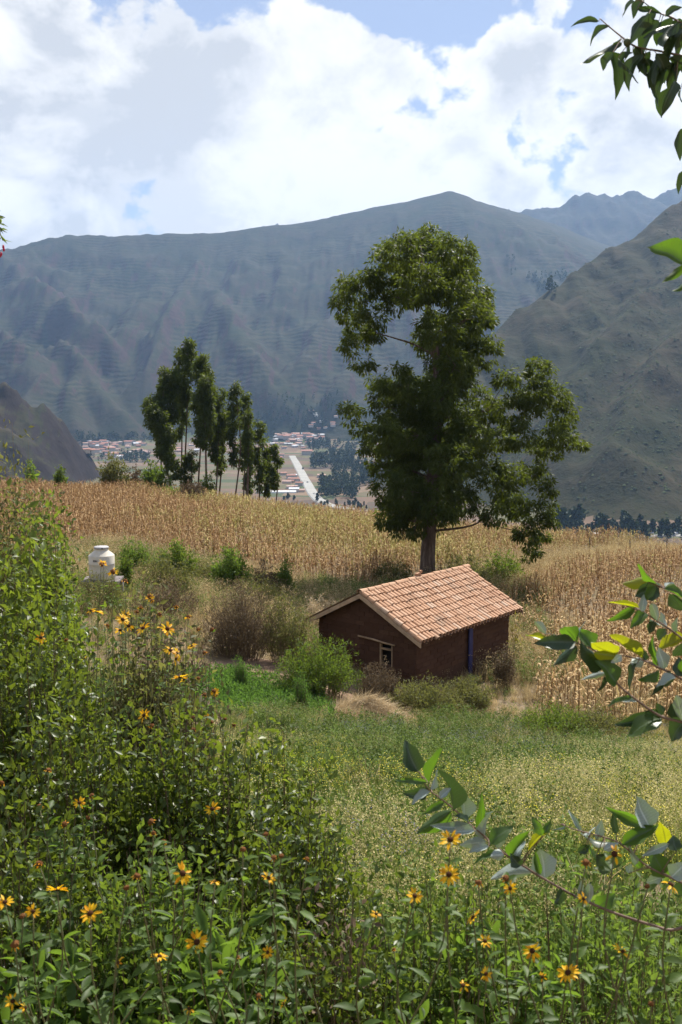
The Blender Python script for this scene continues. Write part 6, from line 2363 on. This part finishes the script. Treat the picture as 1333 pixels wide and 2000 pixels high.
C2 = [(1264, 1613, 1193, 1587, 20, 'g'), (1268, 1615, 1250, 1560, 38, 'p'), (1215, 1650, 1282, 1614, 25, 'g'), (1301, 1646, 1290, 1611, 26, 'y'), (1322, 1662, 1316, 1634, 24, 'd'), (1307, 1648, 1258, 1670, 13, 'p'),
      (1192, 1646, 1139, 1641, 21, 'd'), (1165, 1641, 1176, 1604, 14, 'p'), (1136, 1626, 1112, 1584, 8, 'p'), (1140, 1630, 1163, 1618, 14, 'p'), (1205, 1628, 1198, 1589, 12, 'd'), (1165, 1671, 1214, 1698, 38, 'd'),
      (1145, 1651, 1168, 1679, 18, 'g'), (1180, 1660, 1206, 1647, 12, 'p'), (1240, 1690, 1231, 1653, 16, 'p'), (1252, 1696, 1238, 1668, 18, 'g'), (1300, 1713, 1277, 1671, 34, 'g'), (1312, 1713, 1338, 1688, 30, 'p'),
      (1292, 1713, 1264, 1723, 16, 'p'), (1228, 1706, 1232, 1688, 12, 'p'), (1150, 1650, 1128, 1665, 14, 'd'), (1330, 1722, 1338, 1755, 24, 'd'), (1105, 1612, 1085, 1625, 14, 'd'), (1098, 1611, 1106, 1640, 12, 'g')]
branch(sap, so_, [(1420, 1850), (1300, 1815), (1200, 1783), (1124, 1750), (1092, 1733), (1050, 1709), (1035, 1699), (995, 1674), (968, 1651), (925, 1615), (896, 1588), (867, 1564), (837, 1541), (822, 1512)], 2.40, C1, 'round', 405,
       [tz(4)], .0075, label='long low bough stretching furthest into the meadow')
branch(sap, so_, [(1400, 1760), (1345, 1730), (1308, 1713), (1262, 1690), (1215, 1650), (1180, 1635), (1130, 1622), (1095, 1610)], 2.45, C2, 'round', 406, [tz(6)], .007, label='low bough at the right edge behind the single open flower')

# older eucalyptus overhead at the top right: dark sickle leaves against the sky
to_ = np.array([2.05, 3.25, 0.0])
to_[2] = gz(to_[0], to_[1]) - .05
over = thing('overhanging_eucalyptus', 'dark sickle-leaved eucalyptus hanging in at the top right corner', 'tree', to_)
opath = smooth_path([to_, to_ + [.05, 0, 1.5], to_ + [-.05, .05, 3.0], to_ + [0, 0, 4.8]], 20)
MB().tube(opath - to_, np.linspace(.07, .02, 20), 10).build('trunk', M_eucbark, over, smooth=True)
A1 = [(1288, 40, 1242, 82, 20, 'd'), (1268, 27, 1239, 85, 27, 'd'), (1292, 42, 1254, 123, 30, 'd'), (1335, 44, 1262, 88, 26, 'd'), (1257, -2, 1239, 33, 17, 'd'), (1240, 3, 1212, 29, 14, 'd'), (1245, 18, 1292, 27, 11, 'd'),
      (1334, 70, 1268, 136, 32, 'd'), (1318, 38, 1330, 70, 18, 'd'), (1300, 32, 1335, 12, 14, 'd'), (1330, 55, 1312, 110, 24, 'd'), (1312, 34, 1290, 90, 24, 'd'), (1325, 42, 1300, 100, 26, 'd'), (1340, 50, 1325, 115, 24, 'd'), (1280, 24, 1262, 60, 18, 'd')]
A2 = [(1170, 41, 1121, 50, 11, 'd'), (1190, 50, 1154, 83, 16, 'd'), (1213, 75, 1149, 137, 24, 'd'), (1198, 102, 1179, 136, 18, 'd'), (1197, 101, 1205, 184, 26, 'd'), (1208, 113, 1232, 163, 16, 'd'), (1236, 102, 1212, 127, 18, 'd'),
      (1254, 105, 1232, 168, 24, 'd'), (1259, 113, 1271, 175, 20, 'd'), (1288, 130, 1270, 168, 16, 'd'), (1288, 152, 1278, 208, 18, 'd'), (1304, 118, 1293, 187, 29, 'd'), (1304, 172, 1294, 228, 18, 'd'), (1322, 158, 1306, 223, 22, 'd'),
      (1330, 175, 1331, 203, 11, 'd'), (1270, 100, 1262, 150, 20, 'd'), (1282, 104, 1300, 160, 22, 'd'), (1296, 106, 1284, 165, 22, 'd'), (1315, 110, 1300, 172, 24, 'd'), (1335, 112, 1318, 185, 24, 'd'), (1225, 85, 1222, 120, 14, 'd'), (1240, 92, 1246, 140, 18, 'd'), (1322, 104, 1321, 152, 14, 'd'), (1310, 110, 1340, 160, 22, 'd'), (1215, 84, 1200, 100, 14, 'd')]
branch(over, to_, [(1420, 70), (1345, 50), (1310, 33), (1285, 24), (1255, 2)], 3.2, A1, 'sickle', 411, [opath[13]], .008, label='upper twig of dark leaves')
ab = branch(over, to_, [(1420, 130), (1345, 112), (1290, 100), (1245, 92), (1220, 76), (1190, 52), (1172, 36)], 3.2, A2, 'sickle', 412, [opath[12]], .008, label='lower twig of hanging dark leaves')
cb_ = W(1226, 83, 3.19) - to_
MB().lathe([(.004, -.012), (.011, -.006), (.013, .003), (.008, .010), (.002, .012)], 10, tuple(cb_)).build('seed_capsule', plain('capsule', (0.10, 0.12, 0.06), .6, .3, .3, 60), ab, smooth=True)
branch(over, to_, [(1420, 235), (1370, 240), (1345, 250)], 3.0, [(1342, 248, 1330, 309, 20, 'd'), (1345, 330, 1330, 374, 15, 'd')], 'sickle', 413, [opath[12]], .005)
branch(over, to_, [(1440, 500), (1380, 512), (1348, 520)], 2.3, [(1348, 522, 1281, 475, 40, 'g'), (1350, 512, 1296, 553, 13, 'g'), (1350, 545, 1316, 572, 13, 'g')], 'round', 414, [opath[11]], .005)

# fuchsia-like plant just entering at the left edge
fo = W(-28, 470, 5.0)
fgx, fgy = fo[0], 5.0
fbase = np.array([fgx, fgy, gz(fgx, fgy) - .05])
fz_ = thing('red_flowered_shrub', 'spindly shrub with tiny red flowers just entering at the left edge below the clouds', 'shrub', fbase)
ftip = [W(-6, 372, 5.0), W(3, 425, 5.0), W(2, 452, 5.0), W(6, 470, 5.0), W(0, 440, 5.0)]
r = np.random.default_rng(71)
lp, la = [], []
for q in ftip:
    pth = smooth_path([fbase, fbase * .4 + fo * .6 + np.array([-.12, 0, .1]), fo + np.array([-.02, 0, .1]), q], 14)
    MB().tube(pth - fbase, np.linspace(.012, .0015, 14), 5).build('stem', M_stem, fz_, smooth=True)
    for k in range(26):
        i = int(r.integers(10, 13))
        lp.append(pth[i] + (pth[i + 1] - pth[i]) * r.random() - fbase)
        la.append([r.normal(), r.normal(), -.6 + r.normal() * .4])
lp, la = np.array(lp), np.array(la)
n = len(lp)
v_, f_, t_ = scatter(LEAF4, lp, frames(la, r.normal(size=(n, 3))), np.stack([np.full(n, .010), r.uniform(.03, .055, n), np.full(n, .05)], 1), r.random(n))
link('leaves', new_mesh('leaves', v_, f_, mat=M_green, tint=t_), fz_)
M_red = plain('red_petal', (0.45, 0.02, 0.06), .5, .3, .2, 50)
for (x_, y_) in ((7, 482), (8, 487), (3, 496), (1, 499)):
    MB().lathe([(.002, -.010), (.006, -.004), (.005, .004), (.002, .010)], 7, tuple(W(x_, y_, 5.0) - fbase)).build('flower', M_red, fz_, smooth=True)
